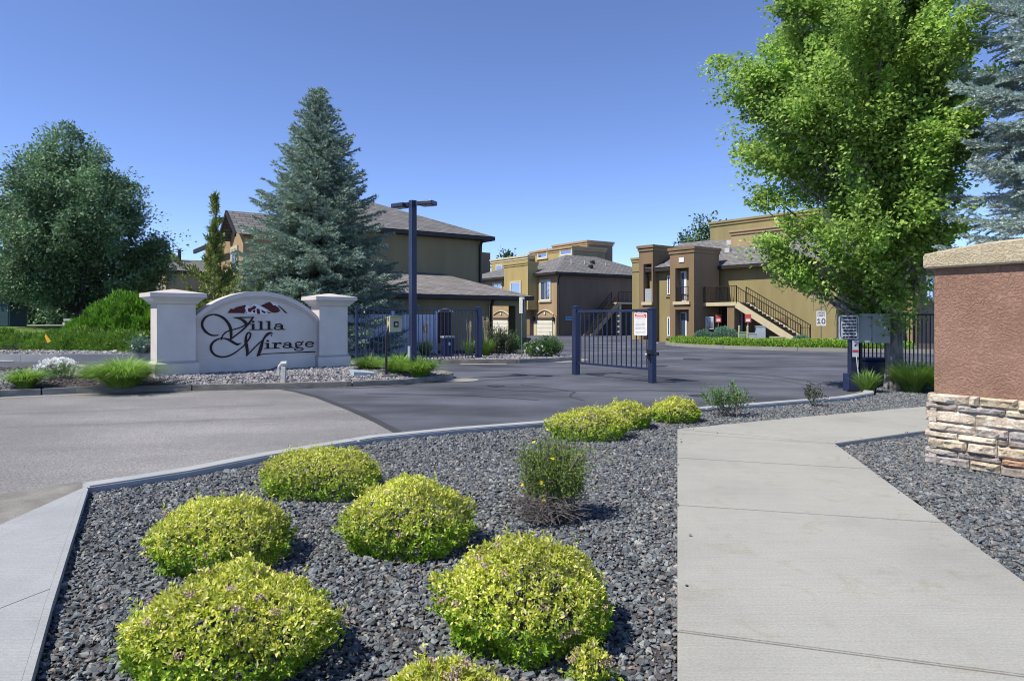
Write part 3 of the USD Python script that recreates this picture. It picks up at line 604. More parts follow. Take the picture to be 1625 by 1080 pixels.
def garage(fr, parent, u0, u1, n, z1):
    part('garage_surround', bx(fr, u0 - .45, u1 + .45, n - .02, n + .08, -.1, z1 + .22), 'stucco_tan', parent)
    d = part('garage_door', bx(fr, u0, u1, n + .081, n + .10, -.1, z1), 'dark_recess', parent)
    k = 4; h = (z1 - .25 + .1) / k
    for i in range(k): part('door_panel', bx(fr, u0 + .02, u1 - .02, n + .095, n + .13, -.09 + i * h, -.09 + i * h + h - .025), 'garage_white', d)
    a = [fr.p(u0 - .1 + (u1 - u0 + .2) * q, n + .05, z1 + .3 + .45 * math.sin(math.pi * q)) for q in np.linspace(0, 1, 11)]
    part('garage_arch', MB().tube(a, .07, 5), 'trim_cream', parent)
    part('keystone', bx(fr, (u0 + u1) / 2 - .1, (u0 + u1) / 2 + .1, n, n + .12, z1 + .35, z1 + .55), 'trim_white', parent)
    for q in (u0 - .3, u1 + .3):
        part('garage_pier', bx(fr, q - .22, q + .22, n - .01, n + .11, -.1, z1 + .1), 'trim_cream', parent)
        s = part('wall_lantern', bx(fr, q - .1, q + .1, n + .115, n + .30, z1 - .35, z1 + .0), 'dark_trim', parent)
        part('lantern_top', MB().add([fr.p(q - .14, n + .12, z1), fr.p(q + .14, n + .12, z1), fr.p(q + .14, n + .34, z1), fr.p(q - .14, n + .34, z1), fr.p(q, n + .22, z1 + .16)], [[0, 1, 4], [1, 2, 4], [2, 3, 4], [3, 0, 4], [0, 2, 1], [0, 3, 2]]), 'dark_trim', s)
garage(FG2, b2, .55, 3.1, .04, 1.62); garage(FG2, b2, 8.3, 11.3, .04, 1.62)
ls = 2.5
part('landing', bx(F2, 6.35, 11.0, .05, 1.6, 2.95, 3.13), 'trim_cream', b2)
stairs(b2, F2, 6.35, 2.9, .5, 1.6, 3.12, -.05, 15, 'stucco_tan', 'dark_trim')
railing('landing_railing', b2, F2.p(6.35, 1.58, 3.13), F2.p(10.5, 1.58, 3.13), 1.05, .16)
for u in (6.5, 8.6): part('landing_post', bx(F2, u, u + .25, 1.25, 1.5, -.1, 2.95), 'trim_cream', b2)
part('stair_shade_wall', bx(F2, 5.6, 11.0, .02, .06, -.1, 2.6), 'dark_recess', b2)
sg = thing('wall_sign', 'pale blue strip sign on the dark brown wall left of the gate post', 'sign', F2.p(1.7, 0, 1.55))
part('sign_board', bx(F2, .98, 2.75, .03, .08, 1.36, 1.74), 'sign_blue_paint', sg)
part('lettering', (lambda m: ([F2.hexa(m, 1.1 + i * .2, 1.1 + i * .2 + w_, .081, .086, 1.5, 1.62) for i, w_ in enumerate((.16, .12, .17, .1, .17, .15, .12))], m)[-1])(MB()), 'sign_ink', sg, label='blurred dark blue letters')
# higher storeys standing behind
b2b = thing('apartment_building', 'tall tan third storey block with stepped flat cornices above the brown building roof', 'building', (6, 82, 0))
for (px, top, Y, ur, vl, col) in ((908, 390, 80, 5.05, 8.5, 'stucco_gold'), (932, 381, 84, 4.1, 7.0, 'stucco_tan'), (838, 404, 86, 3.0, 8.8, 'stucco_gold')):
    c = D(px, top, Y); fr = Frame(c[:2], (.836, .548)); fl = Frame(c[:2], (-.548, .836), (-.836, -.548))
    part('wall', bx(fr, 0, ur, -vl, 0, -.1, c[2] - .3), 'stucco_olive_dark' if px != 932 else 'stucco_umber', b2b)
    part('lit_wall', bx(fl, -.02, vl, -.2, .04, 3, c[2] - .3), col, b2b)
    cornice(fr, b2b, 0, ur, -vl, 0, c[2], 'stucco_tan' if px != 838 else 'trim_cream', .5, .2)
    if px == 908:
        window(fl, b2b, fl.at(868, .05), fl.at(854, .05), .05, fl.zat(860, 409, .05), fl.zat(860, 397, .05), 0)
        window(fl, b2b, fl.at(907, .05), fl.at(890, .05), .05, fl.zat(898, 404, .05), fl.zat(898, 393.5, .05), 0)
    if px == 838: window(fl, b2b, fl.at(797, .05), fl.at(788, .05), .05, fl.zat(792, 429, .05), fl.zat(792, 421, .05), 0)
fb = Frame(D(778, 401, 100)[:2], (.836, .548)); part('rear_block', bx(fb, -3.5, 0, -6, 0, 0, D(778, 401, 100)[2]), 'stucco_umber', b2b)

# --- right building: olive wall with an outside stair, tower and balconies
F3 = Frame((13.57, 49.4), (.617, -.787), (-.787, -.617)); FR3 = Frame((19.76, 41.6), (.787, .617), (.617, -.787))
b3 = thing('apartment_building', 'olive stucco building with an outside stair and brown balcony tower right of the gate', 'building', (14, 48, 0))
E3 = 5.2
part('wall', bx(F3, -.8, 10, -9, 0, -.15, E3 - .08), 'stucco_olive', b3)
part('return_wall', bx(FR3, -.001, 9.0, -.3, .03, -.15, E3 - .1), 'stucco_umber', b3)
uvroof('roof', hip(F3, -5.5, 10, -9, 0, E3, .52), 'shingle_grey', b3); eaves(F3, b3, -.8, 10, -9, 0, E3)
part('third_storey', bx(F3, -1.96, 7, -9, -4, E3, 8.75), 'stucco_olive', b3); cornice(F3, b3, -1.96, 7, -9, -4, 9.05, 'stucco_olive', .35, .15)
part('roof_block', bx(F3, .93, 5.5, -5.5, -2.5, E3 + .5, 7.7), 'stucco_tan', b3); cornice(F3, b3, .93, 5.5, -5.5, -2.5, 8.0, 'stucco_tan', .35, .15)
for u, n in ((.2, -3.3), (1.0, -1.9), (3.2, -2.1)): part('roof_vent', bx(F3, u, u + .4, n, n + .3, E3 + (.55 - n) * .5 - .1, E3 + (.55 - n) * .52 + .18), 'pale_paint', b3)
# left block, tower with open balconies
part('left_wall', bx(F3, -2.9, -.12, -6, 2.33, -.15, E3 - .2), 'stucco_olive', b3)
m = MB(); fascia(m, [F3.p(-3.2, 2.75, E3 - .05), F3.p(-.2, 2.75, E3 - .05)], .24, .1); part('left_gutter', m, 'dark_trim', b3)
uvroof('left_roof', [[F3.p(-3.3, 2.8, E3), F3.p(-.1, 2.8, E3), F3.p(-.1, -2, E3 + 2.2), F3.p(-3.3, -2, E3 + 2.2)]], 'shingle_grey', b3)
downspout(F3, b3, -2.78, 2.4, 0, E3 - .2)
def opening_tower(fr, u0, u1, n0, n1, z1, op, mtl, parent, name='tower'):
    """a tower shell with openings: op = [(ua, ub, za, zb)] right through its front"""
    import manifold3d
    t = .32
    def bl(*a):
        v, f = bx(fr, *a).arrays(); mm = trimesh.Trimesh(v, f); mm.merge_vertices(); mm.fix_normals(); return manifold3d.Manifold(manifold3d.Mesh(np.array(mm.vertices, np.float32), np.array(mm.faces, np.uint32)))
    s = bl(u0, u1, n0, n1, -.12, z1)
    for ua, ub, za, zb in op: s = s - bl(ua, ub, n1 - .6, n1 + .2, za, zb)
    return part(name, s, mtl, parent)
tu0, tu1, tn = -.1, 1.93, 3.2
za = F3.zat
uo0, uo1 = F3.at(1071.5, tn), F3.at(1093, tn)
opening_tower(F3, tu0, tu1, .4, tn, 6.1, [(uo0, uo1, za(1082, 478, tn), za(1082, 425, tn)), (uo0, uo1, 0.02, za(1082, 491, tn))], 'stucco_brown', b3)
cornice(F3, b3, tu0, tu1, .4, tn, 6.42, 'stucco_brown', .42, .12)
part('balcony_sill', bx(F3, uo0 - .12, uo1 + .12, tn - .1, tn + .12, za(1082, 478, tn) - .22, za(1082, 478, tn) - .002), 'trim_cream', b3)
railing('balcony_railing', b3, F3.p(uo0 + .03, tn - .15, za(1082, 478, tn)), F3.p(uo1 - .03, tn - .15, za(1082, 478, tn)), 1.0, .12)
bd = part('balcony_door', bx(F3, uo0 + .04, uo1 - .62, tn - .595, tn - .55, za(1082, 478, tn), za(1082, 478, tn) + 2.1), 'trim_white', b3); part('pane', bx(F3, uo0 + .09, uo1 - .82, tn - .551, tn - .54, za(1082, 478, tn) + .1, za(1082, 478, tn) + 2.0), 'pane_blue', bd)
bd = part('porch_door', bx(F3, uo0 + .02, uo1 - .6, tn - .595, tn - .55, .05, 2.0), 'trim_white', b3); part('pane', bx(F3, uo0 + .06, uo1 - .72, tn - .551, tn - .54, .12, 1.9), 'pane_blue', bd)
part('number_plate', bx(F3, F3.at(1078, tn), F3.at(1086, tn), tn + .003, tn + .05, za(1082, 416, tn), za(1082, 408.5, tn)), 'sign_white', b3)
for (y0, y1) in ((467, 437), (533, 503)):
    u0, u1 = F3.at(1059.5, 2.33), F3.at(1063.6, 2.33)
    window(F3, b3, u0, u1, 2.33, za(1061, y0, 2.33), za(1061, y1, 2.33), 0, surround=False); part('vent_slot', bx(F3, u0 - .12, u1 + .1, 2.331, 2.36, za(1061, y0 + 6, 2.33), za(1061, y0 + 4, 2.33)), 'dark_trim', b3)
# further tower at the left and the olive piece beyond it
fu0, fu1, fn = F3.at(1014, 2.9), F3.at(1036, 2.9), 2.9
opening_tower(F3, fu0, fu1, -3, fn, 6.5, [(F3.at(1021, fn), F3.at(1034, fn), 2.75, 5.5), (F3.at(1021, fn), F3.at(1034, fn), .0, 2.2)], 'stucco_brown', b3, 'far_tower')
cornice(F3, b3, fu0, fu1, -3, fn, 6.85, 'stucco_brown', .42, .14)
part('balcony_panel', bx(F3, F3.at(1021, fn) + .05, F3.at(1034, fn) - .05, fn - .2, fn - .12, 2.76, 3.7), 'box_grey', b3)
part('balcony_sill', bx(F3, F3.at(1021, fn) - .1, F3.at(1034, fn) + .1, fn - .1, fn + .12, 2.52, 2.745), 'trim_cream', b3)
part('end_wall', bx(F3, F3.at(1003, .5), fu0 - .01, -3, .5, -.1, 6.0), 'stucco_olive', b3); cornice(F3, b3, F3.at(1003, .5), fu0 - .16, -3, .5, 6.3, 'stucco_olive', .35, .1)
# landing and stair
ln = 2.2; lz = 2.62; lu = F3.at(1168, ln); ub = F3.at(1270, ln)
part('landing', bx(F3, tu1 + .005, lu, .02, ln, lz - .24, lz), 'trim_cream', b3)
part('landing_column', bx(F3, lu - .75, lu - .2, ln - .65, ln - .1, -.1, lz - .241), 'stucco_brown', b3)
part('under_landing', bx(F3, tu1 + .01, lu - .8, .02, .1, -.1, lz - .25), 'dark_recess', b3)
part('under_stair', bx(F3, lu - .2, lu + 2.3, .02, .07, -.1, 1.6), 'stucco_brown', b3)
stairs(b3, F3, lu, ub, ln - 1.2, ln, lz, .1, 15, 'trim_cream', 'dark_trim')
railing('landing_railing', b3, F3.p(tu1 + .05, ln - .04, lz), F3.p(lu, ln - .04, lz), 1.05, .12)
railing('landing_railing', b3, F3.p(tu1 + .75, ln - .3, lz), F3.p(tu1 + .75, .5, lz), 1.05, .12)
part('handrail_end', MB().tube([F3.p(ub, ln - .05, 1.0), F3.p(ub + .55, ln - .05, 1.0), F3.p(ub + .55, ln - .05, 0.1)], .025, 5), 'dark_trim', b3)
dr = part('lower_door', bx(F3, lu - 1.55, lu - .9, .11, .16, .0, 2.1), 'trim_white', b3); part('pane', bx(F3, lu - 1.45, lu - .95, .161, .17, .1, 2.0), 'pane_blue', dr)
# building seen between the tree trunk and the brown pillar
F4 = Frame(D(1456, 505, 44)[:2], (.617, -.787), (-.787, -.617)); FR4 = Frame(D(1456, 505, 44)[:2], (.787, .617), (.617, -.787))
b4 = thing('apartment_building', 'olive and brown building glimpsed between the maple trunk and the brown pillar', 'building', (28, 46, 0))
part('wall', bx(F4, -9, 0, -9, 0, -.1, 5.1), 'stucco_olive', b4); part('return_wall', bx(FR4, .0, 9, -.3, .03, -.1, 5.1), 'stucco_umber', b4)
uvroof('roof', hip(F4, -9, 0, -9, 0, 5.2, .5), 'shingle_grey', b4); eaves(F4, b4, -9, 0, -9, 0, 5.2); downspout(F4, b4, -.2, .07, 0, 5.0)
window(FR4, b4, 1.2, 2.4, .035, 2.9, 4.2)
# small gabled house far left
F5 = Frame(D(303, 505, 60)[:2], (.80, .60)); b5 = thing('house', 'small tan gabled house between the dark leafy tree and the upright juniper', 'house', D(303, 505, 60) * V3(1, 1, 0))
z5 = CAM_H + (505 - 428) / FOCAL * 60
part('wall', bx(F5, -2.0, 6, -5, 0, -.1, z5), 'stucco_tan', b5)
F5l = Frame(F5.p(-2.0, 0, 0)[:2], -F5.n, -F5.u)
pk = z5 + 1.05
uvroof('roof', [[F5.p(-2.5, .4, z5 - .15), F5.p(6.3, .4, z5 - .15), F5.p(6.3, -2.5, pk), F5.p(-2.5, -2.5, pk)], [F5.p(6.3, -5.4, z5 - .15), F5.p(-2.5, -5.4, z5 - .15), F5.p(-2.5, -2.5, pk), F5.p(6.3, -2.5, pk)]], 'shingle_grey', b5)
part('gable', MB().add([F5.p(-1.99, 0, z5), F5.p(-1.99, -5, z5), F5.p(-1.99, -2.5, pk - .1)], [[0, 1, 2]]), 'stucco_tan', b5)
m = MB(); fascia(m, [F5.p(-2.5, .4, z5 - .12), F5.p(-2.5, -2.5, pk + .02), F5.p(-2.5, -5.4, z5 - .12)], .2, .07); part('bargeboard', m, 'trim_white', b5)
m = MB(); fascia(m, [F5.p(-2.5, .4, z5 - .12), F5.p(6.3, .4, z5 - .12)], .22, .09); part('gutter', m, 'dark_trim', b5)
part('chimney_pipe', MB().tube([F5.p(-.5, -2.2, pk - .3), F5.p(-.5, -2.2, pk + .9)], .14, 7), 'dark_trim', b5)
window(F5l, b5, 1.4, 3.2, .01, 2.9, 4.6, 1); window(F5, b5, 2.0, 3.4, .01, 1.6, 3.2, 1)
part('porch_block', bx(F5, 1.2, 5.5, .0, 1.2, -.1, 4.4), 'stucco_umber', b5)
b6 = thing('house', 'low brown house with a flat grey roof half hidden by the dark leafy tree', 'house', D(265, 505, 75) * V3(1, 1, 0))
F6 = Frame(D(284, 505, 78)[:2], (.80, .60)); z6 = CAM_H + (505 - 430) / FOCAL * 78
part('wall', bx(F6, -6, 0, -5, 0, -.1, z6), 'stucco_umber', b6); uvroof('roof', hip(F6, -6, 0, -5, 0, z6, .35), 'shingle_grey', b6)

# ------------------------------------------------------------------ entrance sign with lettering
rng = np.random.default_rng(7)
SC = 1.074
FS = Frame((-8.88, 17.07), (.729, .685))
WP = .93; s_r = np.hypot(-5.68 + 8.88, 20.1 - 17.07)
sign = thing('entrance_sign', 'white stucco entrance sign wall with two capped pillars, dark script lettering and mountain emblem', 'sign', tuple(FS.p(s_r / 2, -.2, 0)))
def sign_pillar(u0):
    u1 = u0 + WP; n0, n1 = -.52, 0.0; zt = 1.96
    p = part('pillar', bx(FS, u0, u1, n0, n1, .42, zt), 'sign_stucco', sign)
    m = MB(); FS.hexa(m, u0 - .07, u1 + .07, n0 - .07, n1 + .07, -.1, .40)
    a = [(u0 - .07, n1 + .07), (u1 + .07, n1 + .07), (u1 + .07, n0 - .07), (u0 - .07, n0 - .07)]; b = [(u0, n1), (u1, n1), (u1, n0), (u0, n0)]
    m.hexa([FS.p(x, y, .401) for x, y in a] + [FS.p(x, y, .46) for x, y in b]); part('plinth', m, 'sign_stucco', p)
    m = MB(); prof = [(.0, 1.90), (.05, 1.93), (.08, 1.98), (.16, 2.06), (.21, 2.09), (.21, 2.19)]
    rings = [[FS.p(u0 - o, n1 + o, z), FS.p(u1 + o, n1 + o, z), FS.p(u1 + o, n0 - o, z), FS.p(u0 - o, n0 - o, z)] for o, z in prof]
    for q, r in zip(rings[:-1], rings[1:]): m.add(q + r, [[0, 1, 5, 4], [1, 2, 6, 5], [2, 3, 7, 6], [3, 0, 4, 7]])
    r = rings[-1]; mid = [FS.p(u0 + .42, (n0 + n1) / 2, 2.30), FS.p(u1 - .42, (n0 + n1) / 2, 2.30)]
    m.add(r + mid, [[0, 1, 5, 4]]); m.add(r + mid, [[1, 2, 5], [3, 0, 4], [2, 3, 4], [2, 4, 5]])
    part('cap', m, 'sign_stucco', p)
    return p
sign_pillar(0.0); sign_pillar(s_r)
pu0, pu1 = WP, s_r; pc = (pu0 + pu1) / 2; hw = (pu1 - pu0) / 2
z_end, z_top = 1.60, 2.30; rise = z_top - z_end; R = (hw * hw + rise * rise) / (2 * rise)
arc = [(pc + hw * q, z_top - R + math.sqrt(R * R - (hw * q) ** 2)) for q in np.linspace(-1, 1, 41)]
def slab(pts, n0, n1):
    pg = Polygon(pts); v, f = trimesh.creation.triangulate_polygon(pg, engine='earcut'); ex = list(pg.exterior.coords)[:-1]; k = len(ex)
    m = MB(); m.add([FS.p(a, n1, b) for a, b in v], f); m.add([FS.p(a, n0, b) for a, b in v], f[:, ::-1])
    m.add([FS.p(a, n0, b) for a, b in ex] + [FS.p(a, n1, b) for a, b in ex], [[i, (i + 1) % k, (i + 1) % k + k, i + k] for i in range(k)]); return m
NP = -.17
part('panel', slab([(pu0 + .001, -.1)] + [(u, z - .17) for u, z in arc] + [(pu1 - .001, -.1)], -.40, NP), 'sign_stucco', sign)
part('panel_plinth', bx(FS, pu0 + .072, pu1 - .072, NP + .001, NP + .05, -.1, .46), 'sign_stucco', sign)
part('arch_moulding', slab(arc + [(u, z - .13) for u, z in arc[::-1]], -.46, NP + .10), 'sign_stucco', sign)
part('arch_moulding', slab([(u, z - .131) for u, z in arc] + [(u, z - .185) for u, z in arc[::-1]], -.42, NP + .05), 'sign_stucco', sign)
# lettering, drawn in the coordinates of a close view of the panel (7.386 px per photo pixel)
def to_panel(q):
    q = np.asarray(q, float); X = 300 + q[:, 0] / 7.386; Y = 460 + q[:, 1] / 7.386
    out = []
    for x, y in zip(X, Y):
        u = FS.at(x, NP); out.append((u, CAM_H + (HORIZON - y) / FOCAL * FS.p(u, NP, 0)[1]))
    return out
def spline(pts, k=14):
    from scipy.interpolate import CubicSpline
    p = np.array(pts, float); d = np.r_[0, np.cumsum(np.sqrt(np.linalg.norm(np.diff(p[:, :2], axis=0), axis=1)))]
    return CubicSpline(d, p)(np.linspace(0, d[-1], k * (len(p) - 1)))
def brush(pts, smooth=True):
    q = spline(pts) if smooth else np.array(pts, float)
    return unary_union([unary_union([Point(a[:2]).buffer(max(a[2], 2) * .58 + 1, 6), Point(b[:2]).buffer(max(b[2], 2) * .58 + 1, 6)]).convex_hull for a, b in zip(q[:-1], q[1:])])
def letter_part(name, geom, mtl, depth=.018, parent=None, label=None):
    m = MB()
    for g in getattr(geom, 'geoms', [geom]):
        if g.geom_type != 'Polygon' or g.area < 4: continue
        g = g.simplify(.8); ext = to_panel(np.array(g.exterior.coords)); holes = [to_panel(np.array(h.coords)) for h in g.interiors]
        pg = Polygon(ext, holes).buffer(0)
        for pgi in getattr(pg, 'geoms', [pg]):
            if pgi.is_empty: continue
            v, f = trimesh.creation.triangulate_polygon(pgi, engine='earcut')
            a = v[f[:, 1]] - v[f[:, 0]]; b = v[f[:, 2]] - v[f[:, 0]]; fl = (a[:, 0] * b[:, 1] - a[:, 1] * b[:, 0]) < 0; f = np.where(fl[:, None], f[:, ::-1], f)
            m.add([FS.p(x, NP + depth, z) for x, z in v], f)
            for ring in [pgi.exterior] + list(pgi.interiors):
                ex = list(ring.coords)[:-1]; k = len(ex)
                m.add([FS.p(x, NP - .01, z) for x, z in ex] + [FS.p(x, NP + depth, z) for x, z in ex], [[i, (i + 1) % k, (i + 1) % k + k, i + k] for i in range(k)])
    return part(name, m, mtl, parent or sign, label=label)
letV = unary_union([
    brush([(340, 526, 8), (285, 532, 14), (225, 512, 18), (172, 462, 22), (152, 405, 22), (170, 345, 20), (215, 305, 15), (280, 287, 12), (345, 298, 18), (410, 335, 22), (458, 390, 25), (482, 440, 27), (492, 505, 25), (490, 575, 14)]),
    brush([(490, 577, 8), (540, 535, 11), (600, 490, 12), (650, 445, 14), (700, 390, 16), (750, 318, 12)]),
    brush([(525, 325, 7), (560, 322, 10), (640, 322, 12), (755, 318, 8)], False),
    brush([(526, 322, 6), (575, 332, 12), (625, 350, 22), (655, 375, 28), (672, 402, 22)]),
    brush([(376, 582, 8), (386, 545, 9), (425, 498, 10), (480, 472, 10), (560, 452, 9), (630, 425, 10), (690, 390, 9)])])
letM = unary_union([
    brush([(608, 622, 5), (585, 630, 12), (562, 638, 20)]), brush([(570, 638, 18), (520, 615, 24), (465, 582, 20), (420, 568, 13), (370, 566, 10), (315, 585, 14), (272, 622, 19), (254, 672, 22), (268, 725, 20), (318, 768, 17), (390, 783, 15), (460, 772, 13), (530, 738, 11), (590, 695, 9), (640, 650, 9), (690, 590, 11), (718, 535, 13), (712, 500, 12), (690, 500, 12), (668, 540, 16), (664, 600, 26), (678, 680, 28), (682, 735, 20), (672, 770, 8)]),
    brush([(674, 770, 7), (740, 700, 9), (800, 640, 9), (850, 595, 9)]),
    brush([(962, 540, 5), (966, 500, 8), (935, 508, 22), (900, 535, 20), (872, 575, 16), (850, 640, 26), (830, 710, 30), (800, 770, 12)]),
    brush([(800, 768, 9), (870, 748, 6), (1170, 733, 7), (1475, 722, 10)], False)])
letter_part('script_letter', letV, 'sign_brown', label='large dark brown script V with a looping swash')
letter_part('script_letter', letM, 'sign_brown', label='large dark brown script M with a looping swash and underline')
def el(cx, cy, rx, ry, a0, a1, w, k=28):
    t = np.radians(np.linspace(a0, a1, k)); return LineString(np.c_[cx + rx * np.cos(t), cy + ry * np.sin(t)]).buffer(w / 2, cap_style=2)
GL = {
 'i': (unary_union([sbox(.30, 0, .62, 1), sbox(0, 0, .92, .13), sbox(.05, .87, .62, 1), Point(.46, 1.33).buffer(.17)]), 1.0),
 'l': (unary_union([sbox(.30, 0, .62, 1.42), sbox(0, 0, .92, .13), sbox(.05, 1.29, .62, 1.42)]), 1.0),
 'r': (unary_union([sbox(.30, 0, .62, 1), sbox(0, 0, 1.0, .13), sbox(.05, .87, .62, 1), el(.95, .55, .36, .40, 70, 180, .15), Point(1.12, .84).buffer(.17)]), 1.36),
 'a': (unary_union([el(.62, .30, .46, .25, 0, 360, .15).buffer(.01), sbox(.92, .1, 1.22, .78), el(.70, .72, .38, .23, 0, 165, .14), Point(.34, .76).buffer(.13), sbox(1.15, 0, 1.52, .13), sbox(1.0, .02, 1.3, .2)]), 1.58),
 'g': (unary_union([el(.60, .66, .40, .29, 0, 360, .17), el(.62, -.24, .56, .22, 0, 360, .14), LineString([(.28, .42), (.2, .2), (.5, .08), (.95, -.05)]).buffer(.085), LineString([(.95, .82), (1.2, 1.0)]).buffer(.085)]), 1.42),
 'e': (unary_union([el(.62, .50, .50, .42, 12, 330, .18), sbox(.15, .46, 1.14, .58)]), 1.36)}
def word(txt, x0, x1, y0, y1, xh):
    w = sum(GL[c][1] for c in txt); sx = (x1 - x0) / w; x = 0
    for c in txt:
        g, adv = GL[c]
        gg = shapely.transform(g, lambda p, x=x: np.c_[x0 + (p[:, 0] + x) * sx, y0 + (y1 - y0) * (p[:, 0] + x) / w - p[:, 1] * xh])
        letter_part('letter', gg, 'sign_brown'); x += adv
word('illa', 708, 1132, 470, 466, 74); word('irage', 880, 1478, 690, 668, 70)
mt1 = Polygon([(450, 270), (488, 218), (520, 222), (560, 198), (610, 188), (655, 174), (668, 185), (648, 215), (662, 240), (645, 272)])
mt2 = Polygon([(835, 184), (880, 165), (915, 148), (945, 140), (990, 150), (1040, 176), (1075, 200), (1110, 232), (1155, 272), (1125, 268), (1090, 230), (1062, 205), (1045, 215), (1070, 240), (1040, 262), (1000, 268), (960, 258), (930, 235), (900, 215), (870, 200)])
letter_part('mountain', mt1, 'sign_red', .012, label='dark red left foothill of the mountain emblem'); letter_part('mountain', mt2, 'sign_red', .012, label='dark red right mountain of the emblem')
snow = Polygon([(655, 176), (690, 182), (720, 195), (745, 175), (770, 160), (800, 172), (835, 186), (880, 210), (930, 250), (985, 280), (650, 280), (668, 240), (652, 215)])
letter_part('snow', snow, 'sign_white', .010); letter_part('snow', Polygon([(950, 142), (1000, 152), (1050, 178), (1030, 182), (1062, 205), (1035, 200), (1010, 178), (985, 182), (975, 165)]), 'sign_white', .016)
dk = [[(690, 215), (730, 205), (760, 182), (790, 196), (770, 225), (740, 232), (720, 262), (690, 255)], [(790, 215), (825, 225), (832, 278), (800, 280), (790, 255)], [(845, 228), (905, 262), (880, 274), (850, 258)], [(905, 250), (970, 272), (930, 276)], [(655, 262), (680, 258), (672, 274)], [(742, 240), (778, 230), (770, 268), (750, 262)]]
letter_part('rock_mark', unary_union([Polygon(d) for d in dk]), 'sign_red', .014)

# ------------------------------------------------------------------ right pillar: stucco, cap, ledge stones
FP = Frame(P(1478, 722, 0)[:2] * V3(1, 1, 0)[:2], (.5, -.866), (-.866, -.5))
FP = Frame((4.66, 7.56), (.515, -.857), (-.857, -.515))
PLN, PDP = 1.9, 1.1
pil = thing('entrance_pillar', 'wide brown stucco pillar with sand coloured cap and a ledge stone base beside the walk', 'pillar', tuple(FP.p(.9, -.5, 0)))
def rounded(fr, u0, u1, n0, n1, z0, z1, r):
    import manifold3d
    c = []
    for u in (u0 + r, u1 - r):
        for n in (n0 + r, n1 - r):
            for z in (z0 + r, z1 - r): c.append(manifold3d.Manifold.sphere(r, 16).translate(list(map(float, fr.p(u, n, z)))))
    return manifold3d.Manifold.batch_hull(c)
part('stucco_body', rounded(FP, 0, PLN, -PDP, 0, .6, 2.14, .035), 'stucco_pink', pil, smooth=40)
ov = .075
a = [(-ov + (PLN + 2 * ov) * q, 2.105 + .155 + .085 * math.sin(math.pi * min(1, max(0, q)))) for q in np.linspace(0, 1, 25)]
cp = Polygon([(-ov, 2.10)] + a + [(PLN + ov, 2.10)]); ci = cp.buffer(-.02).buffer(.02)
m = MB()
def layer(pg, nA, nB):
    ex = list(pg.exterior.coords)[:-1]; k = len(ex); return ex, k
ex = list(ci.exterior.coords)[:-1]; k = len(ex); exi = list(ci.buffer(-.018).exterior.segmentize(.1).coords)[:-1]
rings = []
for nn, pg in ((-PDP - ov, ci.buffer(-.018)), (-PDP - ov + .018, ci), (ov - .018, ci), (ov, ci.buffer(-.018))):
    L = pg.exterior.length; rings.append([FP.p(*(lambda c: (c.x, nn, c.y))(pg.exterior.interpolate(q * L))) for q in np.linspace(0, 1, 120, endpoint=False)])
for r0, r1 in zip(rings[:-1], rings[1:]): m.add(r0 + r1, [[i, (i + 1) % 120, (i + 1) % 120 + 120, i + 120] for i in range(120)])
for r in (rings[0], rings[-1]): c = np.mean(r, axis=0); m.add(r + [c], [[i, (i + 1) % 120, 120] for i in range(120)])
part('cap', m, 'stucco_cap', pil, smooth=40)
part('mortar_core', bx(FP, .0, PLN, -PDP, .0, -.1, .70), 'mortar', pil)
def ledge(o, du, dn, L, hz, depth, seed):
    """a rough stone: o lower left corner on the wall plane, du along, dn outward"""
    r = np.random.default_rng(seed); nx, nz = max(4, int(L / .024)), max(4, int(hz / .019))
    g = np.stack(np.meshgrid(np.linspace(0, 1, nx + 1), np.linspace(0, 1, nz + 1), indexing='ij'), -1)
    e = np.minimum.reduce([g[..., 0] * L, (1 - g[..., 0]) * L, g[..., 1] * hz, (1 - g[..., 1]) * hz])
    roundf = 1 - np.exp(-e / .004)
    pn = np.stack([g[..., 0] * L * 9 + seed * 3.1, g[..., 1] * hz * 14, np.full(g.shape[:2], seed * 1.7)], -1)
    fb = meshkit.fbm(pn * .55, 4, seed); st = np.floor(fb * 5 + .5) / 5; out = depth * (.35 + .65 * roundf) + ((.45 * fb + .55 * st) - .5) * .085 * roundf + (meshkit.noise(pn * 2.2, seed + 2) - .5) * .012 * roundf
    out += (np.abs(meshkit.noise(pn * .6 + 7, seed) - .5) < .06) * -.006
    tilt = r.uniform(-.008, .008); out += tilt * (g[..., 1] - .5) * 2
    w = (meshkit.noise(pn * .8 + 3, seed + 5) - .5)
    zz = g[..., 1] * hz + (1 - roundf) * w * .012; uu = g[..., 0] * L + (1 - roundf) * (meshkit.noise(pn + 11, seed + 9) - .5) * .014
    front = o + du * uu[..., None] + dn * out[..., None] + V3(0, 0, 1) * zz[..., None]
    v = front.reshape(-1, 3); idx = np.arange(len(v)).reshape(nx + 1, nz + 1)
    f = [[idx[i, j], idx[i + 1, j], idx[i + 1, j + 1], idx[i, j + 1]] for i in range(nx) for j in range(nz)]
    m = MB().add(v, f)
    ring = np.r_[idx[:, 0], idx[-1, 1:], idx[-2::-1, -1], idx[0, -2:0:-1]]; rv = v[ring]; back = rv - dn * ((rv - o) @ dn + .06)[:, None]; k = len(ring)
    m.add(np.vstack([rv, back]), [[i, i + k, (i + 1) % k + k, (i + 1) % k] for i in range(k)])
    return m
stone_mats = ['ledge_stone_' + c for c in 'abcdefgh']
rows = [-.06]
for h in (.12, .08, .13, .075, .11, .14, .08, .12): rows.append(rows[-1] + h)
rows = np.array(rows) * (.79 / (rows[-1] + .06)) ; rows = rows - rows[0] - .06
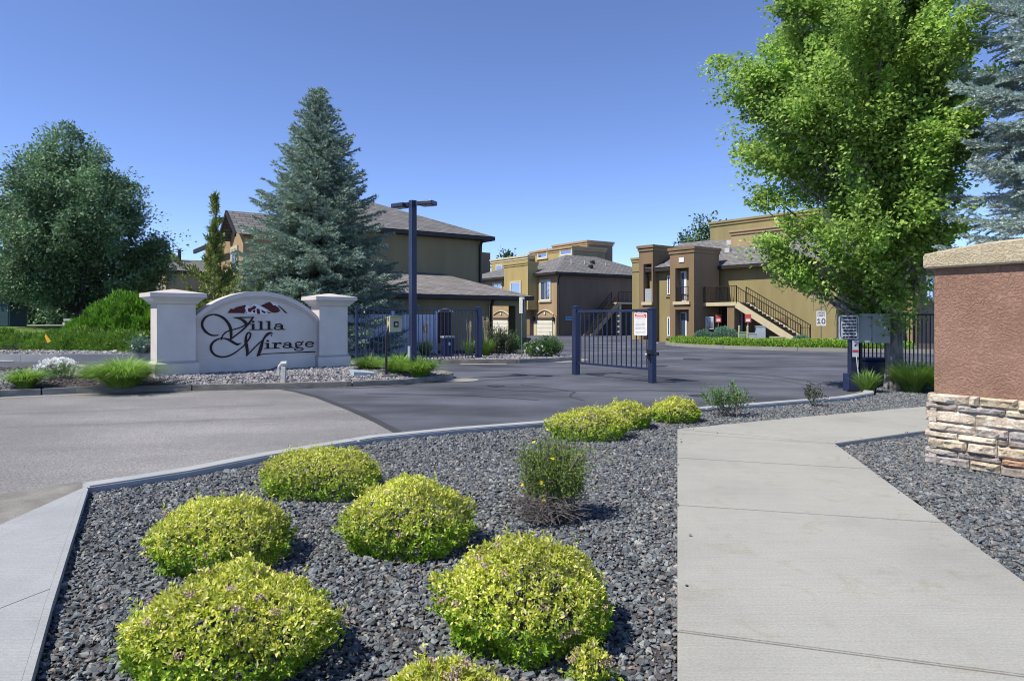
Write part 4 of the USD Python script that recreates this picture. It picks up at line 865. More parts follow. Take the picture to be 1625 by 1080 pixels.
def stone_wall(o_u, o_n, du_u, L, dn2, seed0):
    r = np.random.default_rng(seed0)
    for i, (z0, z1) in enumerate(zip(rows[:-1], rows[1:])):
        x = -.05 + (r.uniform(-.03, .03))
        while x < L + .02:
            w = r.uniform(.24, .52) if r.random() > .15 else r.uniform(.06, .13)
            if L + .05 - (x + w) < .10: w = L + .05 - x
            o = np.array([*(o_u + du_u[:2] * x), z0 + .006])
            part('stone', ledge(np.array([o[0], o[1], o[2]]), du_u, dn2, w - .008, z1 - z0 - .007, r.uniform(.035, .062), int(r.integers(1e6))), stone_mats[int(r.choice(8, p=[.22, .15, .10, .20, .05, .06, .13, .09]))], pil, smooth=24)
            x += w
U3, N3 = V3(*FP.u, 0), V3(*FP.n, 0)
stone_wall(FP.p(0, 0, 0)[:2], 0, U3, PLN, N3, 3)
stone_wall(FP.p(0, -PDP, 0)[:2], 0, N3, PDP, -U3, 4)
stone_wall(FP.p(PLN, 0, 0)[:2], 0, -N3, PDP, U3, 5)

# ------------------------------------------------------------------ gate leaf, fences
def iron_post(parent, p, h, w, mtl, d2, name='post'):
    a = Frame(p[:2], d2); q = part(name, bx(a, -w / 2, w / 2, -w / 2, w / 2, p[2], p[2] + h), mtl, parent)
    m = MB(); a.hexa(m, -w / 2 - .015, w / 2 + .015, -w / 2 - .015, w / 2 + .015, p[2] + h + .001, p[2] + h + .03); t = p[2] + h + .031
    c = [a.p(-w / 2, w / 2, t), a.p(w / 2, w / 2, t), a.p(w / 2, -w / 2, t), a.p(-w / 2, -w / 2, t), a.p(0, 0, t + .035)]; m.add(c, [[0, 1, 4], [1, 2, 4], [2, 3, 4], [3, 0, 4]])
    part('post_cap', m, mtl, q); return q
G0, G1 = P(1035, 607, RZ), P(914, 594, RZ)
gd = nrm((G1 - G0)[:2]); GF = Frame(G0[:2], gd, V3(-gd[1], gd[0])); GL_ = np.linalg.norm((G1 - G0)[:2])
if GF.n @ (-G0[:2]) < 0: GF = Frame(G0[:2], gd, -GF.n)
gate = thing('gate_leaf', 'navy blue steel bar gate leaf standing open in the drive with a notice on it', 'gate', tuple(G0))
iron_post(gate, G0, 1.90, .15, 'lamp_navy', gd); iron_post(gate, G1, 1.99, .17, 'lamp_navy', gd)
zt, zb = 1.76, .23
part('top_rail', bx(GF, .077, GL_ - .087, -.03, .03, zt - .035, zt + .035), 'lamp_navy', gate); part('bottom_rail', bx(GF, .077, GL_ - .087, -.025, .025, zb - .03, zb + .03), 'lamp_navy', gate)
for i in range(15):
    u = .077 + (GL_ - .164) * (i + .6) / 15.3; part('picket', bx(GF, u - .0125, u + .0125, -.0125, .0125, zb + .031, zt - .036), 'lamp_navy', gate)
m = MB(); m.tube([GF.p(.0, .09, .62), GF.p(.0, .20, .62)], .035, 8); m.tube([GF.p(.0, -.09, .62), GF.p(.0, -.22, .64)], .03, 8); m.tube([GF.p(-.11, .0, .62), GF.p(-.22, 0, .62)], .03, 8); GF.hexa(m, -.08, .08, .076, .10, .5, .74)
part('latch', m, 'black_metal', gate); part('latch_ball', MB().mesh(trimesh.creation.icosphere(2, .032).apply_translation(GF.p(.0, .22, .62))), 'pale_paint', gate, smooth=True)
nt = thing('notice_board', 'white notice with a red heading fixed to the bars of the open gate', 'sign', tuple(GF.p(.4, .05, 1.4)))
nu0, nu1 = GF.at(1027, .02), GF.at(1006.5, .02)
def rrect(fr, u0, u1, n0, n1, z0, z1, r):
    pg = sbox(u0 + r, z0 + r, u1 - r, z1 - r).buffer(r, 5); v, f = trimesh.creation.triangulate_polygon(pg, engine='earcut'); ex = list(pg.exterior.coords)[:-1]; k = len(ex); m = MB()
    m.add([fr.p(a, n1, b) for a, b in v], f); m.add([fr.p(a, n0, b) for a, b in v], f[:, ::-1]); m.add([fr.p(a, n0, b) for a, b in ex] + [fr.p(a, n1, b) for a, b in ex], [[i, (i + 1) % k, (i + 1) % k + k, i + k] for i in range(k)]); return m
nz0, nz1 = GF.zat(1016, 532, .02), GF.zat(1016, 496, .02); nw = nu1 - nu0
part('board', rrect(GF, nu0, nu1, .018, .024, nz0, nz1, .03), 'sign_white', nt)
part('heading', rrect(GF, nu0 + .025, nu1 - .025, .0245, .0265, nz1 - .135, nz1 - .03, .01), 'sign_red_paint', nt)
m = MB(); rr = np.random.default_rng(4)
for z, a, b in ((nz1 - .058, .22, .80), (nz1 - .108, .15, .86)):
    u = nu0 + nw * a
    while u < nu0 + nw * b: w = rr.uniform(.025, .06); GF.hexa(m, u, u + w, .0268, .0285, z - .013, z + .013); u += w + .01
part('heading_text', m, 'sign_white', nt, label='blurred pale heading words')
m = MB()
for k, z in enumerate(np.linspace(nz1 - .18, nz0 + .055, 11)):
    if k in (1, 8): continue
    u = nu0 + nw * rr.uniform(.12, .22)
    while u < nu1 - nw * .16: w = rr.uniform(.018, .045); GF.hexa(m, u, u + w, .0245, .0262, z - .006, z + .006); u += w + .010
part('small_text', m, 'sign_grey_ink' , nt, label='lines of small blurred grey text')

def bar_fence(name, label, a, b, h_top, z_bot, k, mtl, group=None, second=None, z_foot=-.1, posts=(True, True), pw=.08, pmt=None, ph=.12):
    f = thing(name, label, 'fence', tuple(a * V3(1, 1, 0)), group); d = nrm((b - a)[:2]); fr = Frame(a[:2], d); L = np.linalg.norm((b - a)[:2])
    part('top_rail', bx(fr, 0, L, -.02, .02, h_top - .04, h_top), mtl, f); part('bottom_rail', bx(fr, 0, L, -.02, .02, z_bot - .02, z_bot + .02), mtl, f)
    if second: part('middle_rail', bx(fr, 0, L, -.02, .02, second - .02, second + .02), mtl, f)
    for i in range(k):
        u = L * (i + 1) / (k + 1); part('picket', bx(fr, u - .011, u + .011, -.011, .011, z_bot - .1, h_top - .002), mtl, f)
    for on, p in zip(posts, (a, b)):
        if on: iron_post(f, V3(p[0], p[1], z_foot), h_top + ph - z_foot, pw, pmt or mtl, d)
    return f
FA, FB = D(566, 505, 23.2), P(760, 572, RZ)
bar_fence('iron_fence', 'dark navy bar fence between the sign wall and the blue end post', FA * V3(1, 1, 0), FB * V3(1, 1, 0), 1.90, .12, 31, 'iron_navy', second=None, posts=(True, False), pw=.07, ph=.02)
ep = thing('gate_post', 'blue square steel post at the right end of the left bar fence', 'post', tuple(FB)); iron_post(ep, FB, 2.08, .18, 'lamp_navy', nrm((FB - FA)[:2])); ef = Frame(FB[:2], nrm((FB - FA)[:2])); part('catch_box', bx(ef, .10, .19, -.06, .06, .5, .75), 'iron_navy', ep)
RA, RB = V3(8.32, 16.5, 0), V3(13.6, 16.2, 0)
bar_fence('iron_fence', 'black bar fence behind the maple trunk running towards the brown pillar', RA, RB, 1.66, .35, 54, 'iron_dark', second=1.05 if False else None, posts=(False, True), pw=.08)

# right gate post with sign, operator cabinet, conduit
gp = thing('gate_post', 'tall blue gate post at the right side of the drive beside the grey cabinet', 'post', (7.86, 15.75, 0)); pf = Frame((7.86, 15.75), (1, .05)); iron_post(gp, V3(7.86, 15.75, RZ), 1.85, .16, 'lamp_navy', (1, .05))
part('motor_plate', bx(pf, -.16, .18, -.13, .13, -.13, .28), 'iron_navy', gp); part('hinge_tube', MB().tube([pf.p(.19, .0, -.05), pf.p(.19, 0, 1.5)], .04, 8), 'iron_dark', gp)
part('base_foot', bx(pf, -.22, .02, .14, .2, -.13, -.06), 'iron_dark', gp)
cab = thing('control_cabinet', 'grey metal control cabinet hung beside the right gate post', 'cabinet', (8.25, 15.6, 1.0)); cf = Frame((7.84, 15.66), (.93, -.37), (-.37, -.93))
cz0, cz1 = .99, 1.66
part('body', bx(cf, .0, .74, -.32, .0, cz0, cz1), 'box_grey', cab); part('door', bx(cf, .015, .36, .002, .022, cz0 + .015, cz1 - .015), 'box_grey', cab); part('door', bx(cf, .375, .725, .002, .022, cz0 + .015, cz1 - .015), 'box_grey', cab)
for z in (cz0 + .09, cz1 - .09): part('hinge', bx(cf, .362, .374, .002, .03, z - .035, z + .035), 'dark_trim', cab)
part('lock', bx(cf, .69, .71, .023, .04, 1.28, 1.34), 'dark_trim', cab)
pb = thing('notice_board', 'pale blue notice with lines of dark text on the right gate post', 'sign', (7.8, 15.45, 1.4)); sf = Frame((7.42, 15.5), (1, .05)); 
part('board', rrect(sf, .0, .46, 0, .008, 1.07, 1.62, .05), 'sign_pale', pb)
part('border', MB().tube([sf.p(.23 + .205 * math.copysign(abs(math.cos(t)) ** .35, math.cos(t)), .012, 1.345 + .25 * math.copysign(abs(math.sin(t)) ** .35, math.sin(t))) for t in np.linspace(0, 2 * np.pi, 49)], .006, 4), 'sign_ink', pb)
m = MB(); rr = np.random.default_rng(9)
for k, z in enumerate(np.linspace(1.555, 1.13, 7)):
    u = .07 + rr.uniform(0, .03); e = .41 - rr.uniform(0, .04)
    while u < e: w = min(rr.uniform(.05, .11), e - u + .02); sf.hexa(m, u, u + w, .0085, .0105, z - .017, z + .017); u += w + .014
part('text', m, 'sign_ink', pb, label='seven lines of blurred dark text')
ms = thing('small_sign', 'small white label with a red band below the pale blue notice', 'sign', (7.86, 15.6, .9)); part('plate', bx(sf, .29, .43, .045, .05, .68, 1.05), 'sign_pale', ms); part('band', bx(sf, .29, .43, .0505, .0525, .78, .84), 'sign_red_paint', ms); part('dot', bx(sf, .34, .38, .0505, .0525, .92, .96), 'sign_ink', ms)
cd = thing('conduit', 'thin white cable hanging down the right gate post', 'cable', (7.9, 15.6, 0)); part('cable', MB().tube([sf.p(.38, .06, .68), sf.p(.39, .08, .45), sf.p(.43, .07, .2), sf.p(.42, .1, 0), sf.p(.50, .14, -.05)], .012, 5), 'pale_paint', cd)
bn = thing('utility_box', 'dark navy rounded box on the ground by the maple trunk behind the grass', 'box', (8.55, 16.1, 0)); bf = Frame((8.35, 16.15), (1, 0)); part('body', rounded(bf, 0, .52, -.3, .05, -.05, .55, .06), 'plastic_navy', bn, smooth=40); part('lid', rounded(bf, -.02, .54, -.32, .07, .551, .62, .03), 'plastic_navy', bn, smooth=40)

# white privacy fence, brown gate and arch behind the left bar fence
vinyl = thing('vinyl_fence', 'pale vinyl board fence seen through the dark bars left of the lamp post', 'fence', (-5.0, 28.2, 0)); va, vb = V3(*D(548, 505, 27.2)[:2], 0), V3(*D(690, 505, 29.9)[:2], 0); vd = nrm((vb - va)[:2]); vfr = Frame(va[:2], vd); VL = np.linalg.norm((vb - va)[:2]); nb = 22
for i in range(nb): u = VL * i / nb; part('board', bx(vfr, u + .004, u + VL / nb - .004, -.02, .02 - .004 * (i % 2), .04, 1.72), 'vinyl_fence', vinyl)
part('top_rail', bx(vfr, 0, VL, -.035, .035, 1.56, 1.70), 'vinyl_fence', vinyl); part('bottom_rail', bx(vfr, 0, VL, -.035, .035, .06, .2), 'vinyl_fence', vinyl)
for u in (VL * .5, VL + .06):
    q = part('post', bx(vfr, u - .065, u + .065, -.065, .065, -.05, 1.80), 'vinyl_fence', vinyl); part('post_cap', bx(vfr, u - .085, u + .085, -.085, .085, 1.801, 1.86), 'vinyl_fence', q)
wg = thing('wooden_gate', 'dark brown board gate under a pale arch beside the dark olive wall', 'gate', tuple(D(705, 505, 30.2) * V3(1, 1, 0))); wf = Frame(D(694, 505, 30.2)[:2], vd)
for i in range(7): part('board', bx(wf, .09 * i * 1.15 + .005, .09 * i * 1.15 + .095, -.015, .015, .45, 1.82), 'wood_brown', wg)
part('rail', bx(wf, 0, .73, -.03, -.016, .7, .8), 'wood_brown', wg); part('rail', bx(wf, 0, .73, -.03, -.016, 1.5, 1.6), 'wood_brown', wg)
part('arch', MB().tube([wf.p(-.05 + .85 * q, .05, 1.84 + .13 * math.sin(math.pi * q)) for q in np.linspace(0, 1, 13)], .035, 6), 'trim_white', wg)
ub_ = thing('utility_box', 'navy box with a pale lid behind the left bar fence near the blue post', 'box', tuple(P(712, 566, .0))); uf = Frame(D(705, 505, 27.6)[:2], (.9, .43)); part('body', bx(uf, 0, .42, -.4, 0, .0, .76), 'plastic_navy', ub_); part('lid', bx(uf, -.03, .45, -.43, .03, .761, .83), 'box_grey', ub_); part('emblem', bx(uf, .16, .26, .001, .006, .46, .58), 'sign_pale', ub_)

# lamp post
lp = thing('lamp_post', 'tall navy square lamp post with two flat heads behind the keypad', 'lamp post', (-2.69, 18.5, 0)); lf = Frame((-2.69, 18.5), (.729, .685))
part('pole', bx(lf, -.078, .078, -.078, .078, -.05, 4.74), 'lamp_navy', lp); part('hand_hole_cover', bx(lf, -.13, -.079, -.045, .045, .42, .80), 'box_grey', lp)
part('base', bx(lf, -.20, .20, -.20, .20, -.1, .06), 'concrete', lp)
for ang, s in ((-.35, 1), (2.55, -1)):
    d = V3(math.cos(ang), math.sin(ang)); hf = Frame((-2.69, 18.5), d)
    part('arm', bx(hf, .12, .30, -.05, .05, 4.60, 4.70), 'lamp_navy', lp); h = part('lamp_head', rounded(hf, .22, .66, -.17, .17, 4.58, 4.70, .025), 'lamp_navy', lp, smooth=40)
    for q in (.30, .46): part('lens', bx(hf, q, q + .12, -.10, .10, 4.565, 4.582), 'pale_paint', h)

# keypad on its gooseneck, pad, floodlights
kp = thing('keypad_stand', 'black gooseneck stand with a beige keypad box on a concrete pad', 'keypad', tuple(P(614, 597, .04))); kb = P(613, 594, .085); kf = Frame(kb[:2], (.85, .53)); kx = V3(*kf.u, 0)
part('pad', bx(kf, -.20, .24, -.17, .17, -.05, .085), 'concrete', kp); part('foot_plate', bx(kf, -.09, .09, -.09, .09, .086, .10), 'rust', kp)
part('stand', MB().tube([kb + V3(0, 0, .0), kb + V3(0, 0, .9), kb + V3(0, 0, 1.12) + kx * .02, kb + V3(0, 0, 1.27) + kx * .08, kb + V3(0, 0, 1.36) + kx * .18], .034, 8), 'black_metal', kp)
kq = part('keypad_box', bx(kf, .06, .38, -.11, .11, 1.20, 1.60), 'box_beige', kp); part('hood', bx(kf, .05, .39, .111, .19, 1.602, 1.62), 'box_beige', kq); part('key_panel', bx(kf, .16, .29, .111, .125, 1.32, 1.47), 'black_metal', kq); part('display', bx(kf, .20, .26, .126, .13, 1.36, 1.43), 'box_grey', kq)
for z in (1.22, 1.50): part('side_lock', bx(kf, .04, .059, -.04, .02, z, z + .08), 'post_steel', kq)
fl = thing('floodlight_box', 'pale blue grey wedge shaped floodlight box lying on the stones in front of the sign', 'floodlight', tuple(P(578, 592, .05))); ff = Frame(P(561, 598, .04)[:2], (.88, .47))
c = [(0, .0, -.02), (.62, .0, -.02), (.62, -.42, -.02), (0, -.42, -.02), (.02, -.02, .17), (.60, -.02, .12), (.60, -.40, .14), (.02, -.40, .22)]
part('housing', MB().hexa([ff.p(*q) for q in c]), 'flood_grey', fl); part('front_frame', bx(ff, .12, .58, .001, .02, .0, .12), 'box_grey', fl)
sp = thing('spotlight', 'small weathered white spotlight on a short leaning post in the stones before the sign', 'spotlight', tuple(P(449, 606, .03))); so = P(449, 606, .03); 
part('post', MB().bar(so + V3(0, 0, -.1), so + V3(.02, .0, .38), .10, .10, (0, 1, 0)), 'pale_paint', sp); part('head', MB().tube([so + V3(-.10, .02, .36), so + V3(-.02, 0, .44), so + V3(.10, -.01, .45)], [.04, .06, .05], 8), 'pale_paint', sp); part('bracket', MB().bar(so + V3(-.10, -.03, .36), so + V3(-.10, -.03, .16), .05, .03), 'pale_paint', sp)
br = thing('cable', 'short black cable curled on the stones under the sign panel', 'cable', tuple(FS.p(2.9, .1, .1))); part('coil', MB().tube([FS.p(2.3, .02, .10), FS.p(2.9, .06, .12), FS.p(3.1, .08, .2), FS.p(3.22, .1, .24), FS.p(3.32, .1, .18), FS.p(3.4, .06, .1)], .016, 5), 'black_metal', br)

# signs and boxes by the right building
def post_sign(name, label, foot, h, r, board, bw, bz0, bz1, mtl, group=None, d=(1, .1)):
    t = thing(name, label, 'sign', tuple(foot), group); fr = Frame(foot[:2], d); part('post', MB().tube([foot, foot + V3(0, 0, h)], r, 6), board, t); part('board', rrect(fr, -bw / 2, bw / 2, r + .002, r + .015, bz0, bz1, .03), mtl, t); return t, fr, r + .016
gs = D(828, 505, 27.2) * V3(1, 1, 0); t, fr, nn = post_sign('street_sign', 'thin green post with a sign turned edge on in front of the porch column', gs, 2.45, .03, 'post_green', .30, 1.75, 2.40, 'pale_paint', d=(.45, -.9))
part('back_plate', bx(fr, -.15, .15, -.05, -.035, 1.8, 2.4), 'box_grey', t)
d3 = V3(.787, -.617)
f = D(1303, 505, 37.0) * V3(1, 1, 0); t, fr, nn = post_sign('speed_sign', 'white speed limit sign on a thin pole below a pale street name sign', f, 3.15, .035, 'post_steel', .48, 1.15, 1.95, 'sign_white', d=(.95, -.3))
def lettering(fr, txt, h, uc, z, n, mtl, parent, nm='lettering'):
    tm = meshkit.text_mesh(txt, h, .003, True); v = np.array(tm.vertices); v[:, 0] -= v[:, 0].mean() * 0 + (v[:, 0].min() + v[:, 0].max()) / 2
    return part(nm, (np.array([fr.p(uc + a, n + c, z + b) for a, b, c in v]), np.array(tm.faces)), mtl, parent)
lettering(fr, 'SPEED', .09, 0, 1.80, nn, 'sign_ink', t); lettering(fr, 'LIMIT', .09, 0, 1.66, nn, 'sign_ink', t); lettering(fr, '10', .26, 0, 1.27, nn, 'sign_ink', t)
part('name_plate', bx(fr, -.62, .62, -.012, .012, 2.70, 2.88), 'trim_cream', t); part('name_plate', bx(Frame(f[:2], (.3, .95)), -.55, .55, -.012, .012, 2.90, 3.10), 'post_steel', t)
part('lettering', (lambda m: ([fr.hexa(m, -.5 + i * .17, -.5 + i * .17 + .11, .013, .016, 2.745, 2.835) for i in range(6)], m)[-1])(MB()), 'post_steel', t, label='blurred dark letters on the street name sign')
for k, (px, yb, Y, lab) in enumerate(((1140, 530, 46.2, 'red and white sign on a thin post beside the blue board'), (1187, 533, 41.5, 'red and white sign on a post above the grey utility boxes'))):
    f = D(px, 505, Y) * V3(1, 1, 0); t, fr, nn = post_sign('red_sign', lab, f, 1.65, .03, 'post_steel', .36, CAM_H + (505 - 511.5) / FOCAL * Y, CAM_H + (505 - 501.5) / FOCAL * Y + .12, 'sign_red_paint', d=(.95, -.3))
    part('white_panel', bx(fr, -.12, .12, nn, nn + .003, 1.36, 1.52), 'sign_white', t)
f = D(1125.5, 505, 46.6) * V3(1, 1, 0); nb_ = thing('notice_case', 'blue framed notice case on a post beneath the stair landing', 'notice case', tuple(f)); fr = Frame(f[:2], (.95, -.3)); part('post', MB().tube([fr.p(-.12, -.02, 0), fr.p(-.12, -.02, 1.7)], .05, 6), 'pale_paint', nb_); part('case', bx(fr, -.25, .28, .03, .10, .80, 1.68), 'sign_pale', nb_); part('face', bx(fr, -.16, .25, .101, .106, .86, 1.62), 'pane_blue', nb_)
def cabinet(label, x0, x1, yt, Y, d, mtl, side=None, cat='utility box', vents=0, name='utility_box'):
    a, b = D(x0, 505, Y), D(x1, 505, Y); w = b[0] - a[0]; zt_ = CAM_H + (505 - yt) / FOCAL * Y; fr = Frame(a[:2], (.94, -.34)); t = thing(name, label, cat, (a[0], a[1], 0)); 
    part('body', bx(fr, 0, w, -d, 0, -.05, zt_ - .06), mtl, t); part('lid', bx(fr, -.03, w + .03, -d - .03, .03, zt_ - .059, zt_), mtl, t); part('door', bx(fr, .04, w - .04, .001, .012, .12, zt_ - .1), mtl, t)
    for i in range(vents): part('louvre', bx(fr, .05, w - .05, .0125, .03, .3 + i * (zt_ - .55) / max(1, vents - 1), .34 + i * (zt_ - .55) / max(1, vents - 1)), mtl, t)
    return t, fr, w, zt_
cabinet('pale green louvred pedestal at the left end of the utility boxes in the hedge', 1173, 1184, 526, 41.2, .5, 'box_green', vents=5); cabinet('short pale grey box between the green pedestal and the tall cabinet', 1188, 1200, 528, 40.4, .6, 'box_grey'); cabinet('tall pale grey utility cabinet below the outside stair', 1198, 1214, 517, 41.6, .6, 'flood_grey', cat='cabinet')
t, fr, w, zz = cabinet('low beige transformer with a yellow label at the foot of the outside stair', 1222, 1245, 534, 38.6, .7, 'box_beige', cat='transformer', name='transformer'); part('yellow_label', bx(fr, w * .62, w * .85, .013, .016, .3, .42), 'yellow_flag', t)
for px, Y in ((1173, 41.9), (1186.5, 41.0)): f = D(px, 505, Y) * V3(1, 1, 0); bo = thing('bollard', 'beige bollard beside the ' + ('green pedestal, on its left' if px == 1173 else 'green pedestal, on its right'), 'bollard', tuple(f)); part('pipe', MB().tube([f, f + V3(0, 0, 1.06), f + V3(0, 0, 1.12)], [.07, .07, .03], 8), 'box_beige', bo)
# left verge things
tb = thing('transformer', 'dark teal metal transformer on the lawn at the left edge', 'transformer', (-28, 36.4, 1.1)); tf = Frame((-29.2, 36.2), (1, 0)); part('body', bx(tf, 0, 2.55, -1.3, 0, .9, 2.3), 'box_teal', tb); part('lid', bx(tf, -.06, 2.61, -1.36, .06, 2.301, 2.40), 'box_teal', tb)
for i in range(2): part('door', bx(tf, .06 + i * 1.24, 1.24 + i * 1.24, .001, .02, 1.15, 2.25), 'box_teal', tb)
pd = thing('utility_pedestal', 'small brown pedestal with a pale cap left of the big bright juniper', 'pedestal', tuple(D(107, 505, 33.5) * V3(1, 1, 0))); qf = Frame(D(103.5, 505, 33.5)[:2], (1, 0)); part('body', bx(qf, 0, .26, -.25, 0, .3, 1.42), 'wood_brown', pd); part('cap', bx(qf, -.05, .31, -.3, .05, 1.421, 1.54), 'pale_paint', pd); part('side_plate', bx(qf, -.14, -.002, -.2, -.02, .3, 1.36), 'trim_white', pd)
fg = thing('marker_flag', 'small yellow marker flag in the low juniper hedge', 'flag', tuple(D(76, 552, 29) * V3(1, 1, 0) + V3(0, 0, .2))); q = D(72, 529, 29); part('flag', MB().add([q, q + V3(.26, -.02, -.33), q + V3(.12, -.05, -.40), q + V3(-.02, -.01, -.12), q + V3(0, .006, 0), q + V3(.26, -.014, -.33), q + V3(.12, -.044, -.40), q + V3(-.02, -.004, -.12)], [[0, 1, 2, 3], [7, 6, 5, 4]]), 'yellow_flag', fg); part('wire', MB().tube([q + V3(0, 0, .02), q + V3(.05, 0, -.75)], .008, 4), 'post_steel', fg)

# ------------------------------------------------------------------ vegetation
def unit_rand(r, n): return nrm(r.normal(size=(n, 3)))
def leaves(Pt, Dr, L, W, r, up=None, fold=.18):
    """folded leaf blades: base points, axis directions, length, width"""
    n = len(Pt); L = np.broadcast_to(L, n)[:, None]; W = np.broadcast_to(W, n)[:, None]; Dr = nrm(Dr)
    ref = unit_rand(r, n) if up is None else nrm(up + .35 * r.normal(size=(n, 3)))
    sd = nrm(np.cross(Dr, ref)); nn = np.cross(sd, Dr)
    v = np.stack([Pt, Pt + Dr * L * .45 + sd * W / 2 + nn * W * fold, Pt + Dr * L, Pt + Dr * L * .45 - sd * W / 2 + nn * W * fold], 1).reshape(-1, 3)
    i = np.arange(n)[:, None] * 4
    return v, np.vstack([i + [[0, 1, 2]], i + [[0, 2, 3]]])
def needles(Pt, Dr, L, W, r):
    n = len(Pt); Dr = nrm(Dr); sd = nrm(np.cross(Dr, unit_rand(r, n))); L = np.broadcast_to(L, n)[:, None]; W = np.broadcast_to(W, n)[:, None]
    v = np.stack([Pt + sd * W / 2, Pt - sd * W / 2, Pt + Dr * L], 1).reshape(-1, 3); return v, np.arange(n * 3).reshape(-1, 3)

def spirea(name, label, c, rx, ry, h, nleaf, L, seed, flowers=0, group='golden spirea mounds in the gravel bed'):
    r = np.random.default_rng(seed); c = np.asarray(c, float); t = thing(name, label, 'shrub', tuple(c)); nleaf = int(nleaf * 1.9)
    base = c
    def surf(n, k):
        th = r.uniform(0, 2 * np.pi, n); cz = r.uniform(-.12, 1, n) ** 1.0; ph = np.sqrt(np.maximum(0, 1 - np.clip(cz, 0, 1) ** 2))
        d = np.c_[ph * np.cos(th), ph * np.sin(th), cz]
        rr = k * (.92 + .26 * (meshkit.fbm(d * 2.1 + seed, 3, seed) - .5) * 2 * .8 + .17 * (meshkit.noise(d * 7 + seed, seed) - .5))
        p = d * rr[:, None] * [rx, ry, h]
        low = p[:, 2] < .3 * h; p[low, :2] *= (.80 + .2 * np.clip(p[low, 2] / (.3 * h), 0, 1))[:, None]
        return p + base + [0, 0, .03], d
    k = np.clip(1 - np.abs(r.normal(0, .075, nleaf)), .7, 1.03)
    p, d = surf(nleaf, k); n_out = nrm(d / [rx, ry, h])
    # leaves sit in whorled tips: a few share a shoot
    sh = nrm(n_out + [0, 0, .55] + .35 * r.normal(size=(nleaf, 3)))
    k4 = nleaf // 5; tip = np.repeat(np.arange(k4), 5); P0 = p[:k4][tip]; N0 = sh[:k4][tip]
    dr = nrm(N0 * r.uniform(.2, 1.0, (len(tip), 1)) + .85 * unit_rand(r, len(tip)))
    ns_ = max(6, nleaf // 330); sp_, sd_ = surf(ns_, np.full(ns_, 1.0)); out = nrm(sd_ / [rx, ry, h] + [0, 0, .7] + .3 * r.normal(size=(ns_, 3))); ln = r.uniform(.02, .075, ns_); j = np.repeat(np.arange(ns_), 9); u_ = np.tile(np.linspace(.1, 1, 9), ns_)
    P0 = np.vstack([P0, sp_[j] + out[j] * (ln[j] * u_)[:, None]]); N0 = np.vstack([N0, out[j]]); dr = np.vstack([dr, nrm(out[j] * .5 + unit_rand(r, len(j)))]); tip = np.r_[tip, j]
    sz = L * r.uniform(.5, 1.3, len(tip))
    v, f = leaves(P0 + dr * .004, dr, sz, sz * .46, r, up=N0)
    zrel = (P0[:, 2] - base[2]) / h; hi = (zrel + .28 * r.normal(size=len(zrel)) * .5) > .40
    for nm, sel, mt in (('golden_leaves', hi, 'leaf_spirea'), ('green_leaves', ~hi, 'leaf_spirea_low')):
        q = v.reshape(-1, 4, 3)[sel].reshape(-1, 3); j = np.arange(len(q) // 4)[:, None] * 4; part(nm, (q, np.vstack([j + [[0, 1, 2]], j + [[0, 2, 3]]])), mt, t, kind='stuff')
    m = MB()
    for i in range(46):
        a = r.uniform(0, 2 * np.pi); d_ = V3(math.cos(a) * rx * .72 * r.uniform(.2, 1), math.sin(a) * ry * .72 * r.uniform(.2, 1), h * r.uniform(.5, .82))
        m.tube([base + d_ * [.12, .12, 0] - [0, 0, .05], base + d_ * [.6, .6, .55], base + d_], [.006, .005, .003], 4, False)
    part('stems', m, 'dry_twig', t, kind='stuff')
    if flowers:
        p, d = surf(flowers * 3, np.full(flowers * 3, 1.0)); sel = np.nonzero(d[:, 2] > .25)[0][:flowers]
        for i in sel:
            q = np.clip(r.normal(size=(46, 3)), -1.6, 1.6) * [.014, .014, .007] + p[i] + d[i] * .012; v, f = leaves(q, nrm(r.normal(size=(46, 3)) + [0, 0, 1]), .011, .009, r); part('flower_head', (v, f), 'spirea_flower', t)
    return t
def spirea_px(label, x0, x1, yf, yt, seed, nleaf, L, flowers, squash=1.0):
    Yf = FOCAL * CAM_H / (yf - HORIZON); hw = (x1 - x0) / 2 / FOCAL; rad = hw * Yf / (1 - hw * squash); Yc = Yf + rad * squash
    X = ((x0 + x1) / 2 - 812.5) / FOCAL * Yc; h = CAM_H + (HORIZON - yt) / FOCAL * (Yc + rad * .25)
    return spirea('golden_spirea', label, (X, Yc, -.04), rad * 1.02, rad * squash, max(h, .2) * 1.04, nleaf, L, seed, flowers)
spirea_px('golden green spirea mound nearest the road kerb at left', 403, 622, 793, 705, 11, 9500, .027, 3, .85)
spirea_px('golden spirea mound in the middle of the bed, left of the twiggy dark bush', 533, 762, 888, 752, 12, 9500, .027, 4, .9)
spirea_px('golden green spirea mound nearest the left concrete ramp', 229, 477, 915, 783, 13, 9500, .027, 4, .9)
spirea_px('big golden spirea mound cut by the bottom edge, lowest at left', 195, 547, 1120, 890, 14, 12000, .026, 13, .9)
spirea_px('brightest golden spirea mound with pink flower heads beside the front walk', 680, 988, 1058, 848, 15, 12500, .026, 20, .95)
spirea_px('wide low golden spirea mound at the near corner of the walk', 862, 1007, 697, 642, 16, 8000, .029, 8, .8)
spirea_px('small golden spirea mound squeezed between two others by the drive', 948, 1038, 678, 632, 17, 5000, .031, 3, .9)
spirea_px('round golden spirea mound by the drive, farthest right of them', 1029, 1114, 668, 627, 18, 5000, .031, 3, .9)
spirea_px('golden spirea mound showing only its top at the bottom edge of the picture', 562, 850, 1275, 1036, 19, 9000, .024, 15, .9)
spirea('golden_spirea', 'small golden spirea sprig with pink flowers beside the walk at the bottom edge', P(938, 1085, -.04), .09, .09, .15, 500, .027, 20, 4)

